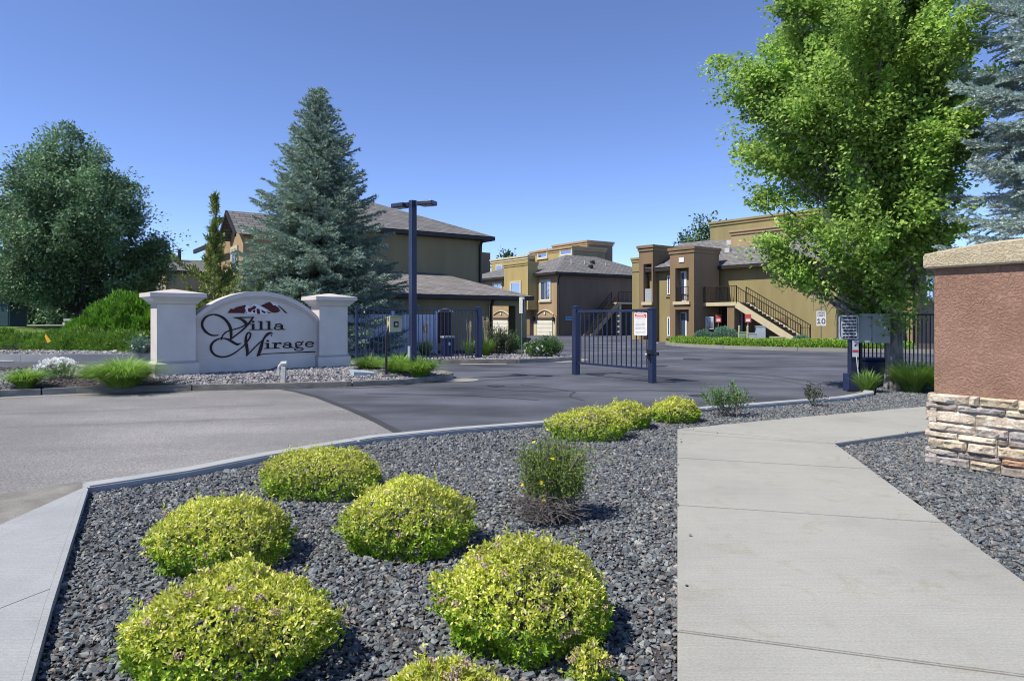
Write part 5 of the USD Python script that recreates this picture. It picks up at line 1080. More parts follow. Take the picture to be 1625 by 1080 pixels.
def twiggy(label, foot, rx, h, seed, leaf_mat, ntw, nleaf, L, bare=.4, flowers=None, nf=0, cat='shrub', name='shrub', lw=.45, spread=1.25):
    """a loose bush: many bare forked twigs, leaves on their upper part"""
    r = np.random.default_rng(seed); foot = np.asarray(foot, float); t = thing(name, label, cat, tuple(foot)); m = MB(); pts = []; dirs = []
    for i in range(ntw):
        a = r.uniform(0, 2 * np.pi); o = r.uniform(.05, 1) ** .6; hh = h * r.uniform(.55, 1.03) * (1 - .35 * o * o)
        tip = foot + [math.cos(a) * rx * o, math.sin(a) * rx * o, hh]; mid = foot + [math.cos(a) * rx * o * .62 * spread, math.sin(a) * rx * o * .62 * spread, hh * .45] + r.normal(0, .03 * h, 3)
        q = np.array([foot + r.normal(0, rx * .33, 3) * [1, 1, 0] - [0, 0, .05], mid, tip]); m.tube(spline3(q, 5), np.linspace(.007, .0025, 9) * (h / .6) ** .5, 4, False)
        for k in range(3):
            s = r.uniform(.3, .95); b = q[0] * (1 - s) ** 2 + 2 * s * (1 - s) * q[1] + s * s * q[2]; e = b + r.normal(0, .12 * h, 3) + [0, 0, .10 * h]; m.tube([b, (b + e) / 2 + r.normal(0, .01, 3), e], [.0035, .003, .0015], 3, False)
            pts.append(e); dirs.append(e - b); pts.append((e + b) / 2); dirs.append(e - b)
        for s in np.linspace(.45, 1, 7): pts.append(q[0] * (1 - s) ** 2 + 2 * s * (1 - s) * q[1] + s * s * q[2]); dirs.append(q[2] - q[1])
    part('twigs', m, 'dry_twig', t, kind='stuff')
    pts = np.array(pts); dirs = nrm(np.array(dirs)); ok = pts[:, 2] - foot[2] > bare * h; pts, dirs = pts[ok], dirs[ok]
    i = r.integers(0, len(pts), nleaf); p = pts[i] + r.normal(0, .035 * h + .008, (nleaf, 3)); d = nrm(dirs[i] + .8 * unit_rand(r, nleaf)); sz = L * r.uniform(.6, 1.25, nleaf)
    part('leaves', leaves(p, d, sz, sz * lw, r), leaf_mat, t, kind='stuff')
    if flowers:
        i = r.integers(0, len(pts), nf)
        for k in i:
            p = pts[k] + nrm(pts[k] - foot - [0, 0, h * .3]) * .03; ax = nrm(pts[k] - foot - [0, 0, h * .4] + [0, -.2, .2]); s1 = nrm(np.cross(ax, [0, 0, 1.0])); s2 = np.cross(ax, s1); aa = np.linspace(0, 2 * np.pi, 5, endpoint=False); fs = .02 if flowers == 'yellow_petal' else .055
            dd = s1 * np.cos(aa)[:, None] + s2 * np.sin(aa)[:, None] + ax * .3; part('flower', leaves(np.repeat(p[None], 5, 0), dd, fs, fs * .95, r, up=np.repeat(ax[None], 5, 0)), flowers, t)
    return t
def spline3(q, k):
    s = np.linspace(0, 1, 9)[:, None]; return q[0] * (1 - s) ** 2 + 2 * s * (1 - s) * q[1] + s * s * q[2]
twiggy('dark green cinquefoil bush with yellow flowers over a tangle of bare grey twigs', P(876, 815, -.03), .26, .66, 31, 'leaf_potentilla', 110, 12000, .023, .24, 'yellow_petal', 16)
r_ = np.random.default_rng(33)
m = MB(); bq = P(868, 822, -.03)
for i in range(300):
    a = r_.uniform(0, 2 * np.pi); L_ = r_.uniform(.08, .34); e = bq + [math.cos(a) * L_, math.sin(a) * L_ * .8, r_.uniform(.02, .2)]; b_ = bq + np.r_[r_.normal(0, .09, 2), .01]; m.tube([b_, (b_ + e) / 2 + r_.normal(0, .035, 3) + [0, 0, .03], e, e + r_.normal(0, .05, 3) * [1, 1, .6]], [.0035, .003, .0022, .0014], 3, False)
dt = thing('dead_twigs', 'bare grey twigs spreading over the gravel at the foot of the yellow flowered bush', 'twigs', tuple(bq)); part('twigs', m, 'dry_twig', dt, kind='stuff')
twiggy('pale green leafy rose bush by the drive, right of the golden mounds', P(1152, 657, -.03), .38, .55, 34, 'leaf_shrub', 34, 1500, .045, .3)
twiggy('small sparse rose bush at the drive kerb near the right gate post', P(1292, 642, -.03), .18, .36, 35, 'leaf_dark_shrub', 14, 420, .045, .25)
twiggy('white flowering low bush among the grass clumps at the far left of the sign bed', P(92, 604, .05), .42, .42, 36, 'leaf_shrub', 40, 1600, .05, .3)
t = thing('white_flowers', 'mound of white flowers on the low bush left of the sign', 'flowers', tuple(P(92, 600, .05))); c0 = P(92, 602, .05)
for i in range(70):
    a = r_.uniform(0, 2 * np.pi); o = math.sqrt(r_.uniform(0, 1)); p = c0 + [math.cos(a) * .5 * o, math.sin(a) * .4 * o, .28 + .22 * (1 - o * o)]; q = p + r_.normal(0, .022, (16, 3)); part('flower_head', leaves(q, nrm(r_.normal(size=(16, 3)) + [0, -.3, .8]), .06, .045, r_), 'white_petal', t)
twiggy('dark leafy bush left of the porch column behind the blue post', D(790, 505, 30.0) * V3(1, 1, 0), .75, 1.15, 37, 'leaf_dark_shrub', 90, 5200, .085, .08)
twiggy('dark green bush at the foot of the porch column', D(808, 505, 30.5) * V3(1, 1, 0), .55, .9, 38, 'leaf_shrub', 60, 3000, .08, .08)
twiggy('rose bush with white flowers right of the thin green post', D(846, 505, 27.6) * V3(1, 1, 0), .5, .72, 39, 'leaf_shrub', 50, 2600, .07, .1, 'white_petal', 46)
twiggy('green leafy bush at the right tip of the planted island', D(871, 505, 27.9) * V3(1, 1, 0), .62, .88, 40, 'leaf_shrub', 70, 4300, .075, .05)

def grass_clump(label, foot, rad, h, seed, n, mtl='grass_blade', W=.012, plumes=0, name='grass_clump', arch=1.0):
    r = np.random.default_rng(seed); foot = np.asarray(foot, float); t = thing(name, label, 'grass clump', tuple(foot)); K = 6; n = int(n * 1.7); W = W * .75
    a = r.uniform(0, 2 * np.pi, n); o = np.sqrt(r.uniform(0, 1, n)); st = foot + np.c_[np.cos(a) * o * rad * .28, np.sin(a) * o * rad * .28, np.zeros(n) - .03]
    ln = r.uniform(.6, 1.1, n); reach = rad * (.25 + .8 * o * r.uniform(.7, 1.15, n)) * ln; hh = h * ln * r.uniform(.6, 1.05, n); aa = a + r.normal(0, .35, n)
    s = np.linspace(0, 1, K)[None, :, None]; out = np.stack([np.cos(aa), np.sin(aa), 0 * aa], 1)[:, None]
    droop = (1 - s ** 2 * .58 * arch * (.35 + .65 * o)[:, None, None])
    c = st[:, None] + out * reach[:, None, None] * s ** 1.3 + np.array([0, 0, 1.0]) * hh[:, None, None] * s * droop
    sd = np.stack([-np.sin(aa), np.cos(aa), 0 * aa], 1)[:, None]; w = W * np.array([1, 1, .92, .78, .5, .08])[None, :, None] * r.uniform(.7, 1.3, n)[:, None, None]
    v = np.stack([c - sd * w / 2, c + sd * w / 2], 2).reshape(-1, 3); b = (np.arange(n) * K * 2)[:, None, None]; k = (np.arange(K - 1) * 2)[None, :, None]
    q = b + k + np.array([0, 1, 3, 2])[None, None]; q = q.reshape(-1, 4)
    part('blades', MB().add(v, q), mtl, t, kind='stuff')
    if plumes:
        for i in range(plumes):
            a = r.uniform(0, 2 * np.pi); e = foot + [math.cos(a) * rad * .4 * r.random(), math.sin(a) * rad * .4 * r.random(), h * r.uniform(1.25, 1.6)]; p = foot + (e - foot) * np.linspace(.72, 1, 40)[:, None] + r.normal(0, .012, (40, 3))
            pp = part('plume', leaves(p, nrm(r.normal(size=(40, 3)) * .5 + [0, 0, 1]), .05, .016, r), 'grass_plume', t); part('stalk', MB().tube([foot, (foot + e) / 2, e], .004, 3, False), 'grass_plume', pp)
    return t
grass_clump('large arching grass clump in front of the left sign pillar', P(195, 611, .04), 1.05, 1.0, 51, 1500, W=.018)
grass_clump('small darker grass tuft behind the large arching clump', P(152, 602, .04), .5, .55, 52, 700, 'grass_blade_dark', W=.018)
grass_clump('round green grass clump at the far left of the sign bed', P(40, 613, .04), .52, .66, 53, 900, W=.018)
grass_clump('dark green grass clump between the right sign pillar and the keypad stand', P(586, 588, .05), .62, .72, 54, 900, 'grass_blade_dark', W=.017)
grass_clump('bright grass clump right behind the keypad stand', P(634, 592, .05), .75, .85, 55, 1100, W=.017)
grass_clump('bright grass clump at the tip of the sign island', P(666, 595, .04), .68, .74, 56, 1100, W=.017)
grass_clump('upright feather grass behind the bars, left of the navy box', D(675, 505, 28.0) * V3(1, 1, 0), .45, .95, 57, 350, 'grass_blade_dark', .02, 14, 'feather_grass', .5)
grass_clump('upright feather grass behind the bars, just left of the blue post', D(745, 505, 28.2) * V3(1, 1, 0), .4, .95, 58, 300, 'grass_blade_dark', .02, 10, 'feather_grass', .5)
grass_clump('upright feather grass right of the blue post', D(772, 505, 28.4) * V3(1, 1, 0), .45, 1.0, 59, 350, 'grass_blade_dark', .02, 16, 'feather_grass', .5)
grass_clump('tall green grass clump in front of the maple trunk', V3(8.75, 14.9, -.03), .62, .92, 60, 1300, 'grass_blade_dark', .014, 0, 'grass_clump', .6)
grass_clump('tall green grass clump against the brown pillar', V3(9.25, 14.6, -.03), .6, .90, 61, 1200, 'grass_blade', .014, 0, 'grass_clump', .6)
grass_clump('thin grass tuft at the foot of the right gate post', V3(7.75, 14.9, -.03), .38, .62, 62, 480, 'grass_blade_dark', .013, 0, 'grass_clump', .6)

def hull_bush(name, label, cat, c, rx, ry, h, seed, mtl, n, L, W=.3, upb=.6, rough=.3, group=None, mode='leaf', fine=6.0, lean=None, bot=0.0):
    """a dense clipped or spreading bush: sprays over an uneven ellipsoid"""
    r = np.random.default_rng(seed); c = np.asarray(c, float); t = thing(name, label, cat, tuple(c), group)
    th = r.uniform(0, 2 * np.pi, n); cz = r.uniform(bot, 1, n); ph = np.sqrt(1 - cz ** 2); d = np.c_[ph * np.cos(th), ph * np.sin(th), cz]
    sc = max(rx, h); pn = d * [rx, ry, h] / sc
    rr = 1 + rough * (meshkit.fbm(pn * 3.2 + seed, 4, seed) - .5) * 2 - np.abs(r.normal(0, .10, n)); rr = np.clip(rr, .35, 1.35)
    p = c + d * rr[:, None] * [rx, ry, h]; dr = nrm(d * .7 + [0, 0, upb] + .55 * r.normal(size=(n, 3))); s = L * r.uniform(.5, 1.3, n)
    part('foliage', leaves(p, dr, s, s * W, r), mtl, t, kind='stuff')
    m = MB()
    for i in range(14):
        a = r.uniform(0, 2 * np.pi); e = c + [math.cos(a) * rx * .6, math.sin(a) * ry * .6, h * .6]; m.tube([c - [0, 0, .05], (c + e) / 2 + r.normal(0, .05 * h, 3), e], [.03, .02, .01], 4, False)
    part('stems', m, 'bark', t, kind='stuff'); return t
def hedge(name, label, cat, line, w, h, seed, mtl, n, L, W, rough, zf=0.0, upb=.5):
    r = np.random.default_rng(seed); ls = LineString(line); s = r.uniform(0, 1, n) * ls.length; pt = shapely.line_interpolate_point(ls, s); x, y = shapely.get_x(pt), shapely.get_y(pt); p2 = shapely.line_interpolate_point(ls, np.minimum(s + .1, ls.length)); p1 = shapely.line_interpolate_point(ls, np.maximum(s - .1, 0)); tg = nrm(np.c_[shapely.get_x(p2) - shapely.get_x(p1), shapely.get_y(p2) - shapely.get_y(p1)])
    ph = r.uniform(-.1, np.pi + .1, n); k = 1 + rough * (meshkit.fbm(np.c_[x * 1.1, y * 1.1, ph], 4, seed) - .5) * 2 - np.abs(r.normal(0, .1, n))
    off = np.cos(ph) * k * w / 2; z = zf + np.sin(ph) * k * h * (.8 + .4 * meshkit.noise(np.c_[x * .7, y * .7, 0 * x], seed)); nn = np.c_[-tg[:, 1], tg[:, 0]]
    p = np.c_[np.c_[x, y] + nn * off[:, None], z]; t = thing(name, label, cat, (ls.centroid.x, ls.centroid.y, zf)); o = np.c_[nn * np.cos(ph)[:, None], np.sin(ph)]
    sz = L * r.uniform(.5, 1.3, n); part('foliage', leaves(p, nrm(o * .7 + [0, 0, upb] + .6 * r.normal(size=(n, 3))), sz, sz * W, r), mtl, t, kind='stuff')
    m = MB()
    for q in np.arange(.3, ls.length, .8): c = ls.interpolate(q); m.tube([(c.x, c.y, zf - .05), (c.x + r.normal(0, .1), c.y + r.normal(0, .1), zf + h * .5)], [.03, .012], 4, False)
    part('stems', m, 'bark', t, kind='stuff'); return t
hull_bush('juniper_shrub', 'big bright green spreading juniper left of the sign pillar', 'juniper', D(207, 505, 31.5) * V3(1, 1, 0) + [0.4, 0, .1], 2.75, 2.0, 2.5, 71, 'juniper_bright', 26000, .27, .26, .75, .24, bot=-.05)
hull_bush('juniper_shrub', 'lower shoulder of bright juniper behind the left end of the big one', 'juniper', D(150, 505, 31.8) * V3(1, 1, 0) + [0, 0, .1], 1.45, 1.4, 1.6, 72, 'juniper_bright', 10000, .25, .26, .75, .28, bot=-.05)
hedge('juniper_hedge', 'long low juniper hedge along the gravel verge at the far left', 'hedge', [tuple(D(-140, 505, 31.0)[:2]), tuple(D(20, 505, 30.6)[:2]), tuple(D(130, 505, 30.2)[:2]), tuple(D(238, 505, 29.2)[:2])], 2.0, .85, 73, 'juniper_low', 26000, .17, .28, .38, .08)
twiggy('patch of bare brown twigs in the front of the long low hedge', D(25, 505, 29.6) * V3(1, 1, 0) + [0, 0, .1], .75, .42, 74, 'leaf_dark_shrub', 60, 300, .06, .3)
twiggy('pale flowering bush between the low hedge and the left sign pillar', D(226, 505, 27.4) * V3(1, 1, 0), .55, .95, 75, 'leaf_sage', 50, 2200, .08, .1, 'white_petal', 24)
hl = LineString([(10.7, 43.6), (10.9, 41.4), (12.2, 38.6), (14.4, 36.6), (17.0, 35.3), (20, 34.2)])
hedge('low_hedge', 'long low bright green hedge along the kerb before the outside stair', 'hedge', list(hl.coords), 1.7, .36, 76, 'leaf_hedge', 20000, .12, .45, .25)
for k, (px, Y, rx, h, lab) in enumerate(((1117, 43.6, .75, .78, 'grey green sage bush at the left end of the hedge below the landing'), (1149, 42.8, 1.05, .95, 'largest grey green sage bush below the stair landing'), (1272, 38.3, .65, .55, 'low grey green sage bush at the foot of the outside stair'), (1330, 36.5, .5, .42, 'small grey green bush behind the hedge near the cabinet'))):
    hull_bush('sage_bush', lab, 'bush', D(px, 505, Y) * V3(1, 1, 0), rx, rx * .8, h, 80 + k, 'leaf_sage', int(5200 * rx), .12, .3, .6, .22)

# --- spruces
def spruce(name, label, foot, H, prof, seed, mtl, per, nb, twig_sp, bsp, nn, nl, nw, trunk_r, z0=.25, arc=None, droop=.10, upturn=.14, jit=.16, cut=None):
    r = np.random.default_rng(seed); foot = np.asarray(foot, float); t = thing(name, label, 'spruce tree', tuple(foot))
    zs = np.linspace(0, H, 14); part('trunk', MB().tube(np.c_[np.full(14, foot[0]), np.full(14, foot[1]), foot[2] + zs - .1], trunk_r * (1 - zs / H * .93), 9), 'bark', t, smooth=True)
    BP, BD, tubes = [], [], MB(); z = z0
    while z < H - .1:
        q = z / H; Lm = np.interp(q, prof[0], prof[1]); k = max(4, int(nb * (1 - .45 * q)))
        for a in np.arange(k) * 2 * np.pi / k + r.uniform(0, 2 * np.pi):
            a += r.normal(0, .12)
            if arc and not (arc[0] < a % (2 * np.pi) < arc[1]) and r.random() > .14: continue
            L = Lm * r.uniform(1 - jit * 2.0, 1 + jit * .55); zz = z + r.uniform(-.5, .5) * per
            if L < .08: continue
            el = -droop * 2 * (1 - q) + .95 * max(0, q - .35) * 1.1 + r.normal(0, .07)
            s = np.linspace(0, 1, 8); rad = L * s; hz = L * (math.tan(el) * s * (1 - .25 * s) + upturn * s ** 3 * 1.0)
            d = V3(math.cos(a), math.sin(a)); wob = r.normal(0, .03) * L * s ** 2
            c = np.c_[foot[0] + d[0] * rad - d[1] * wob, foot[1] + d[1] * rad + d[0] * wob, foot[2] + zz + hz]
            tubes.tube(c, np.linspace(.012 + .011 * L, .004, 8), 4, False)
            ns = max(3, int(L / twig_sp)); ss = np.linspace(.12, 1.0, ns)
            for i, sv in enumerate(ss):
                b = np.array([np.interp(sv, s, c[:, j]) for j in range(3)]); fw = nrm(np.array([np.interp(min(1, sv + .08), s, c[:, j]) for j in range(3)]) - np.array([np.interp(max(0, sv - .08), s, c[:, j]) for j in range(3)]))
                for sg in (-1, 1):
                    tl = min((1.03 - sv) * L * .62 + .10, .75) * r.uniform(.65, 1.2); sdv = nrm(np.cross(fw, [0, 0, 1.0])) * sg
                    dv = nrm(fw * .72 + sdv * .72 + V3(0, 0, r.normal(-.10, .16)))
                    m_ = max(2, int(tl / bsp)); u = (np.arange(m_) + r.random()) / m_; sag = -.10 * u ** 2 * tl
                    pp = b + dv * (u * tl)[:, None]; pp[:, 2] += sag; BP.append(pp); BD.append(np.repeat(dv[None], m_, 0))
            m_ = max(3, int(L * .8 / bsp)); u = np.linspace(.25, 1.0, m_); BP.append(np.c_[[np.interp(u, s, c[:, j]) for j in range(3)]].T); BD.append(np.repeat(nrm(c[-1] - c[-3])[None], m_, 0))
        z += per * (1 - .35 * q)
    BP, BD = np.vstack(BP), np.vstack(BD)
    # leader
    u = np.linspace(.88, 1.0, 26); BP = np.vstack([BP, foot + np.c_[0 * u, 0 * u, u * H]]); BD = np.vstack([BD, np.repeat(V3(0, 0, 1)[None], 26, 0)])
    if cut is not None: ok = cut(BP); BP, BD = BP[ok], BD[ok]
    n = len(BP); Pq = np.repeat(BP, nn, 0); Dq = np.repeat(BD, nn, 0); rd = unit_rand(r, n * nn); rd -= (rd * Dq).sum(1, keepdims=True) * Dq; rd[:, 2] += .22
    dr = nrm(Dq * .85 + nrm(rd) * .75); Pq = Pq + Dq * r.uniform(-.5, .5, (n * nn, 1)) * bsp
    v, f = needles(Pq, dr, nl * r.uniform(.7, 1.25, n * nn), nw, r)
    part('branches', tubes, 'bark', t, kind='stuff'); part('needles', (v, f), mtl, t, kind='stuff')
    return t
Ys = 28.3; sf_ = V3((505 - 812.5) / FOCAL * Ys, Ys, 0); Hs = CAM_H + (505 - 141) / FOCAL * Ys
pf_ = ([0, .12, .25, .4, .55, .7, .85, .95, 1], [3.95, 3.95, 3.6, 3.0, 2.25, 1.6, .9, .38, .06])
spruce('blue_spruce', 'tall conical blue spruce standing behind the entrance sign', sf_, Hs, pf_, 91, 'needle_blue', .28, 14, .17, .10, 7, .128, .032, .19)
spruce('blue_spruce', 'silvery blue spruce at the right edge above the brown pillar', V3(11.1, 12.6, 0), 11.4, ([0, .15, .3, .45, .6, .75, .9, 1], [2.3, 2.6, 2.9, 2.6, 2.35, 1.7, .8, .05]), 92, 'needle_silver', .33, 14, .095, .052, 10, .076, .024, .2, arc=(2.3, 5.0), jit=.22, z0=1.9)

# --- upright juniper
def upright_juniper(label, foot, H, seed):
    r = np.random.default_rng(seed); foot = np.asarray(foot, float); t = thing('upright_juniper', label, 'juniper', tuple(foot)); m = MB(); BP, BD = [], []
    m.tube([foot, foot + [0, 0, H * .5], foot + [.05, 0, H * .97]], [.13, .08, .015], 7)
    for i in range(92):
        q = r.uniform(.04, .97) ** 1.1; a = r.uniform(0, 2 * np.pi); L = np.interp(q, [0, .1, .25, .5, .62, .8, 1], [1.0, 1.15, 1.1, .55, .30, .18, .07]) * r.uniform(.35, 1.3)
        if .12 < q < .58 and r.random() < .20: L *= 1.9
        d = V3(math.cos(a), math.sin(a), 0); b = foot + [0, 0, q * H]; mid = b + d * L * .65 + [0, 0, L * .28]; e = b + d * L + [0, 0, L * r.uniform(.7, 1.25)]
        s = np.linspace(0, 1, 9)[:, None]; c = b * (1 - s) ** 2 + 2 * s * (1 - s) * mid + s * s * e; m.tube(c, np.linspace(.02, .004, 9), 4, False)
        k = int(34 * L + 12); u = r.uniform(.15, 1.02, k); p = np.c_[[np.interp(u, s[:, 0], c[:, j]) for j in range(3)]].T + r.normal(0, .038, (k, 3)); BP.append(p); BD.append(np.repeat(nrm(e - mid)[None], k, 0))
    z = r.uniform(.5, 1, 160); BP.append(foot + np.c_[r.normal(0, .05, (160, 2)), z * H]); BD.append(np.repeat(V3(0, 0, 1)[None], 160, 0))
    BP, BD = np.vstack(BP), np.vstack(BD); i = np.repeat(np.arange(len(BP)), 5); n = len(i)
    part('limbs', m, 'bark', t, kind='stuff'); s = r.uniform(.08, .19, n); part('foliage', leaves(BP[i] + r.normal(0, .03, (n, 3)), nrm(BD[i] + .6 * r.normal(size=(n, 3))), s, s * .27, r), 'juniper_olive', t, kind='stuff')
fj = D(341, 505, 25.0) * V3(1, 1, 0); upright_juniper('ragged upright olive green juniper behind the left half of the sign', fj, CAM_H + (505 - 306) / FOCAL * 25.0, 95)

# --- broadleaf trees
def broadleaf(name, label, foot, trunk, left, right, zs, depth, seed, mtl, ncl, nlf, L, cr, bark, tr, leaf_w=.62, fill=.45, limbs=60, cat='tree', flat=.75, droop=.25, shoot=.7, thr=.0, bough=0):
    """trunk: points of the stem; left, right: the crown's reach either side of the stem at heights zs"""
    r = np.random.default_rng(seed); foot = np.asarray(foot, float); t = thing(name, label, cat, tuple(foot)); trunk = np.asarray(trunk, float)
    tz = trunk[:, 2]; top = tz[-1]
    pts = spline_pts(trunk, 24); rad = np.interp(pts[:, 2], [tz[0], tz[0] + .25, tz[0] + 1.2, top], [tr * 1.5, tr * 1.12, tr, .03])
    part('trunk', MB().tube(pts, rad, 12), bark, t, smooth=True)
    C = []
    while len(C) < ncl * (1.7 if bough else 1):
        z = r.uniform(zs[0], zs[-1]); a = r.uniform(0, 2 * np.pi); o = r.uniform(0, 1) ** fill
        l_, r_2 = np.interp(z, zs, left), np.interp(z, zs, right); d = (l_ + r_2) / 2 * depth; x = math.cos(a) * o; y = math.sin(a) * o
        p = V3(x * (r_2 if x > 0 else l_), y * d, z)
        if r.random() < .96 * np.clip(((l_ + r_2) / np.max(np.add(left, right))), .3, 1) ** 1.2 and meshkit.noise(p * [.55, .55, .75] + seed, seed) > thr:
            ax = V3(np.interp(z, tz, trunk[:, 0]), np.interp(z, tz, trunk[:, 1]), z - .8); p = p + [ax[0], ax[1], 0]; ov = nrm(nrm((p - ax) * [1, 1, .6]) + [0, 0, .55]); C.append(p)
            if bough:
                for q in range(7): C.append(p + ov * bough * r.uniform(-1.0, .75) + r.normal(0, bough * .30, 3))
    C = np.array(C); sx_ = C[:, 0] - np.interp(C[:, 2], tz, trunk[:, 0]); sy_ = C[:, 1] - np.interp(C[:, 2], tz, trunk[:, 1]); lz_, rz_ = np.interp(C[:, 2], zs, left), np.interp(C[:, 2], zs, right)
    ok = (sx_ < rz_ + .12) & (sx_ > -lz_ - .12) & (np.abs(sy_) < (lz_ + rz_) / 2 * depth + .2) & (C[:, 2] < zs[-1]) & (C[:, 2] > zs[0] - .15); C = C[ok][:ncl]; m = MB(); LB, LD = [], []
    order = r.permutation(len(C))
    for i in order[:limbs]:
        e = C[i]; hb = max(zs[0] * .75, e[2] - np.hypot(e[0] - np.interp(e[2], tz, trunk[:, 0]), e[1] - np.interp(e[2], tz, trunk[:, 1])) * r.uniform(.7, 1.1) - .3); hb = min(hb, top * .95); b = V3(np.interp(hb, tz, trunk[:, 0]), np.interp(hb, tz, trunk[:, 1]), hb)
        mid = (b + e) / 2 + r.normal(0, .12, 3) - [0, 0, .12]; s = np.linspace(0, 1, 9)[:, None]; c = b * (1 - s) ** 2 + 2 * s * (1 - s) * mid + s * s * e; Lb = np.linalg.norm(e - b); m.tube(c, np.linspace(.015 + .016 * Lb, .008, 9), 5, False)
        k = int(Lb * 5); u = r.uniform(.45, 1, k); q = np.c_[[np.interp(u, s[:, 0], c[:, j]) for j in range(3)]].T
        for w in q: f_ = w + r.normal(0, .28, 3); m.tube([w, (w + f_) / 2, f_], [.008, .006, .003], 3, False)
    part('limbs', m, bark, t, kind='stuff')
    i = np.repeat(np.arange(len(C)), nlf); n = len(i); u = unit_rand(r, n); rr = r.uniform(0, 1, n) ** (1 / 2.2)
    size = cr * np.exp(r.normal(0, .32, len(C))); cp = C[i]; off = u * (rr * size[i])[:, None] * [1, 1, flat]
    axis = np.c_[np.interp(cp[:, 2], tz, trunk[:, 0]), np.interp(cp[:, 2], tz, trunk[:, 1]), cp[:, 2] - 1.0]; outv = nrm(cp - axis); sd_ = nrm(outv * [1, 1, .3] + [0, 0, .45]); off += sd_ * ((off * sd_).sum(1, keepdims=True) * shoot); p = cp + off
    dr = nrm(outv * .5 + u * .45 + [0, 0, -droop] + .55 * r.normal(size=(n, 3))); s = L * r.uniform(.6, 1.25, n); nv = nrm(outv * .5 + V3(0, 0, .9) + .5 * r.normal(size=(n, 3)))
    part('crown', leaves(p, dr, s, s * leaf_w, r, up=nv, fold=.12), mtl, t, kind='stuff')
    return t
def spline_pts(p, k):
    from scipy.interpolate import CubicSpline
    return CubicSpline(p[:, 2], p)(np.linspace(p[0, 2], p[-1, 2], k)) if len(p) > 2 else p
YM = 15.6
def mz(y): return CAM_H + (HORIZON - y) / FOCAL * YM
def mx(x): return (x - 812.5) / FOCAL * YM
stem_px = [(1421, 620), (1420, 560), (1419, 500), (1412, 420), (1400, 320), (1385, 220), (1370, 110), (1355, 0), (1345, -110), (1342, -190)]
stem = [(mx(x), YM + .02 * i, mz(y) if y < 600 else -.08) for i, (x, y) in enumerate(stem_px)]
sil = [(500, 1330, 1472), (484, 1262, 1480), (458, 1225, 1480), (430, 1205, 1482), (395, 1195, 1500), (350, 1185, 1498), (300, 1172, 1512), (250, 1168, 1530), (200, 1160, 1540), (150, 1140, 1552), (100, 1128, 1568), (55, 1135, 1562), (0, 1210, 1510), (-60, 1245, 1465), (-120, 1285, 1420), (-185, 1330, 1360)]
zs_ = [mz(y) for y, _, _ in sil]; ax_ = [np.interp(mz(y), [s[2] for s in stem], [s[0] for s in stem]) for y, _, _ in sil]
insl = .42
lf_ = [max(.1, a - mx(l) - insl) for (y, l, rr), a in zip(sil, ax_)]; rt_ = [max(.1, mx(rr) - a - insl) for (y, l, rr), a in zip(sil, ax_)]
broadleaf('maple_tree', 'large bright green maple with grey trunk in front of the right bar fence', (stem[0][0], YM, 0), stem, lf_, rt_, zs_, .85, 101, 'leaf_maple', 1180, 165, .094, .33, 'bark_grey', .175, .8, .40, 100, thr=.36, shoot=.4, bough=.72)
YL = 38.0
stl = [((125 - 812.5) / FOCAL * YL, YL, -.1), ((126 - 812.5) / FOCAL * YL, YL, 3.2), ((118 - 812.5) / FOCAL * YL, YL, 7.5), ((112 - 812.5) / FOCAL * YL, YL, 11.5)]
sil = [(478, 40, 225), (460, 5, 240), (430, -15, 256), (400, -12, 258), (360, -10, 240), (320, -5, 228), (290, 8, 215), (260, 30, 195), (235, 55, 160), (212, 70, 128), (203, 85, 112)]
lz = lambda y: CAM_H + (HORIZON - y) / FOCAL * YL
lx = lambda x: (x - 812.5) / FOCAL * YL
axl = [np.interp(lz(y), [s[2] for s in stl], [s[0] for s in stl]) for y, _, _ in sil]; insl = .62
broadleaf('shade_tree', 'big dark green round topped shade tree at the far left', (stl[0][0], YL, 0), stl, [max(.15, a - lx(l) - insl) for (y, l, q), a in zip(sil, axl)], [max(.15, lx(q) - a - insl) for (y, l, q), a in zip(sil, axl)], [lz(y) for y, _, _ in sil], .95, 102, 'leaf_ash', 1250, 105, .185, .60, 'bark', .26, .5, .38, 70, thr=.30, shoot=.35, bough=1.15)
def simple_tree(label, px, ytop, Y, w, seed, ncl, nlf, L, cr, mtl, zlo, name='leafy_tree', tr=.2):
    f = D(px, 505, Y) * V3(1, 1, 0); H = CAM_H + (505 - ytop) / FOCAL * Y; W = w / 2 / FOCAL * Y
    zz = np.linspace(zlo, H - cr * .5, 7); pr = W * np.array([.7, .95, 1, .95, .8, .55, .2]) - cr * .4
    broadleaf(name, label, f, [f + [0, 0, -.1], f + [.05, 0, H * .5], f + [0, .05, H * .95]], list(np.maximum(pr, .1)), list(np.maximum(pr, .1)), list(zz), .9, seed, mtl, ncl, nlf, L, cr, 'bark', tr, .55, .45, 24)
simple_tree('mid green leafy tree standing behind the teal transformer at the left edge', 15, 395, 50, 175, 111, 150, 80, .26, .9, 'leaf_far', .4)
simple_tree('dark leafy small tree under the big shade tree, left of its trunk', 88, 425, 48, 130, 112, 120, 80, .24, .8, 'leaf_ash', .5)
simple_tree('leafy tree under the right side of the big shade tree', 190, 430, 52, 120, 113, 110, 80, .26, .8, 'leaf_far', .5)
simple_tree('dark green tree top rising behind the roof of the olive building', 1122, 347, 95, 95, 114, 150, 70, .5, 1.5, 'leaf_far', 3)
simple_tree('second tree top behind the roof of the olive building, lower left', 1088, 372, 98, 50, 115, 70, 70, .5, 1.2, 'leaf_far', 3)
simple_tree('small tree top above the flat cornice of the farthest building', 806, 398, 125, 48, 116, 60, 60, .6, 1.3, 'leaf_far', 5)
simple_tree('green leafy tree between the small houses and the shade tree', 272, 425, 62, 34, 117, 50, 60, .3, .7, 'leaf_far', .5)
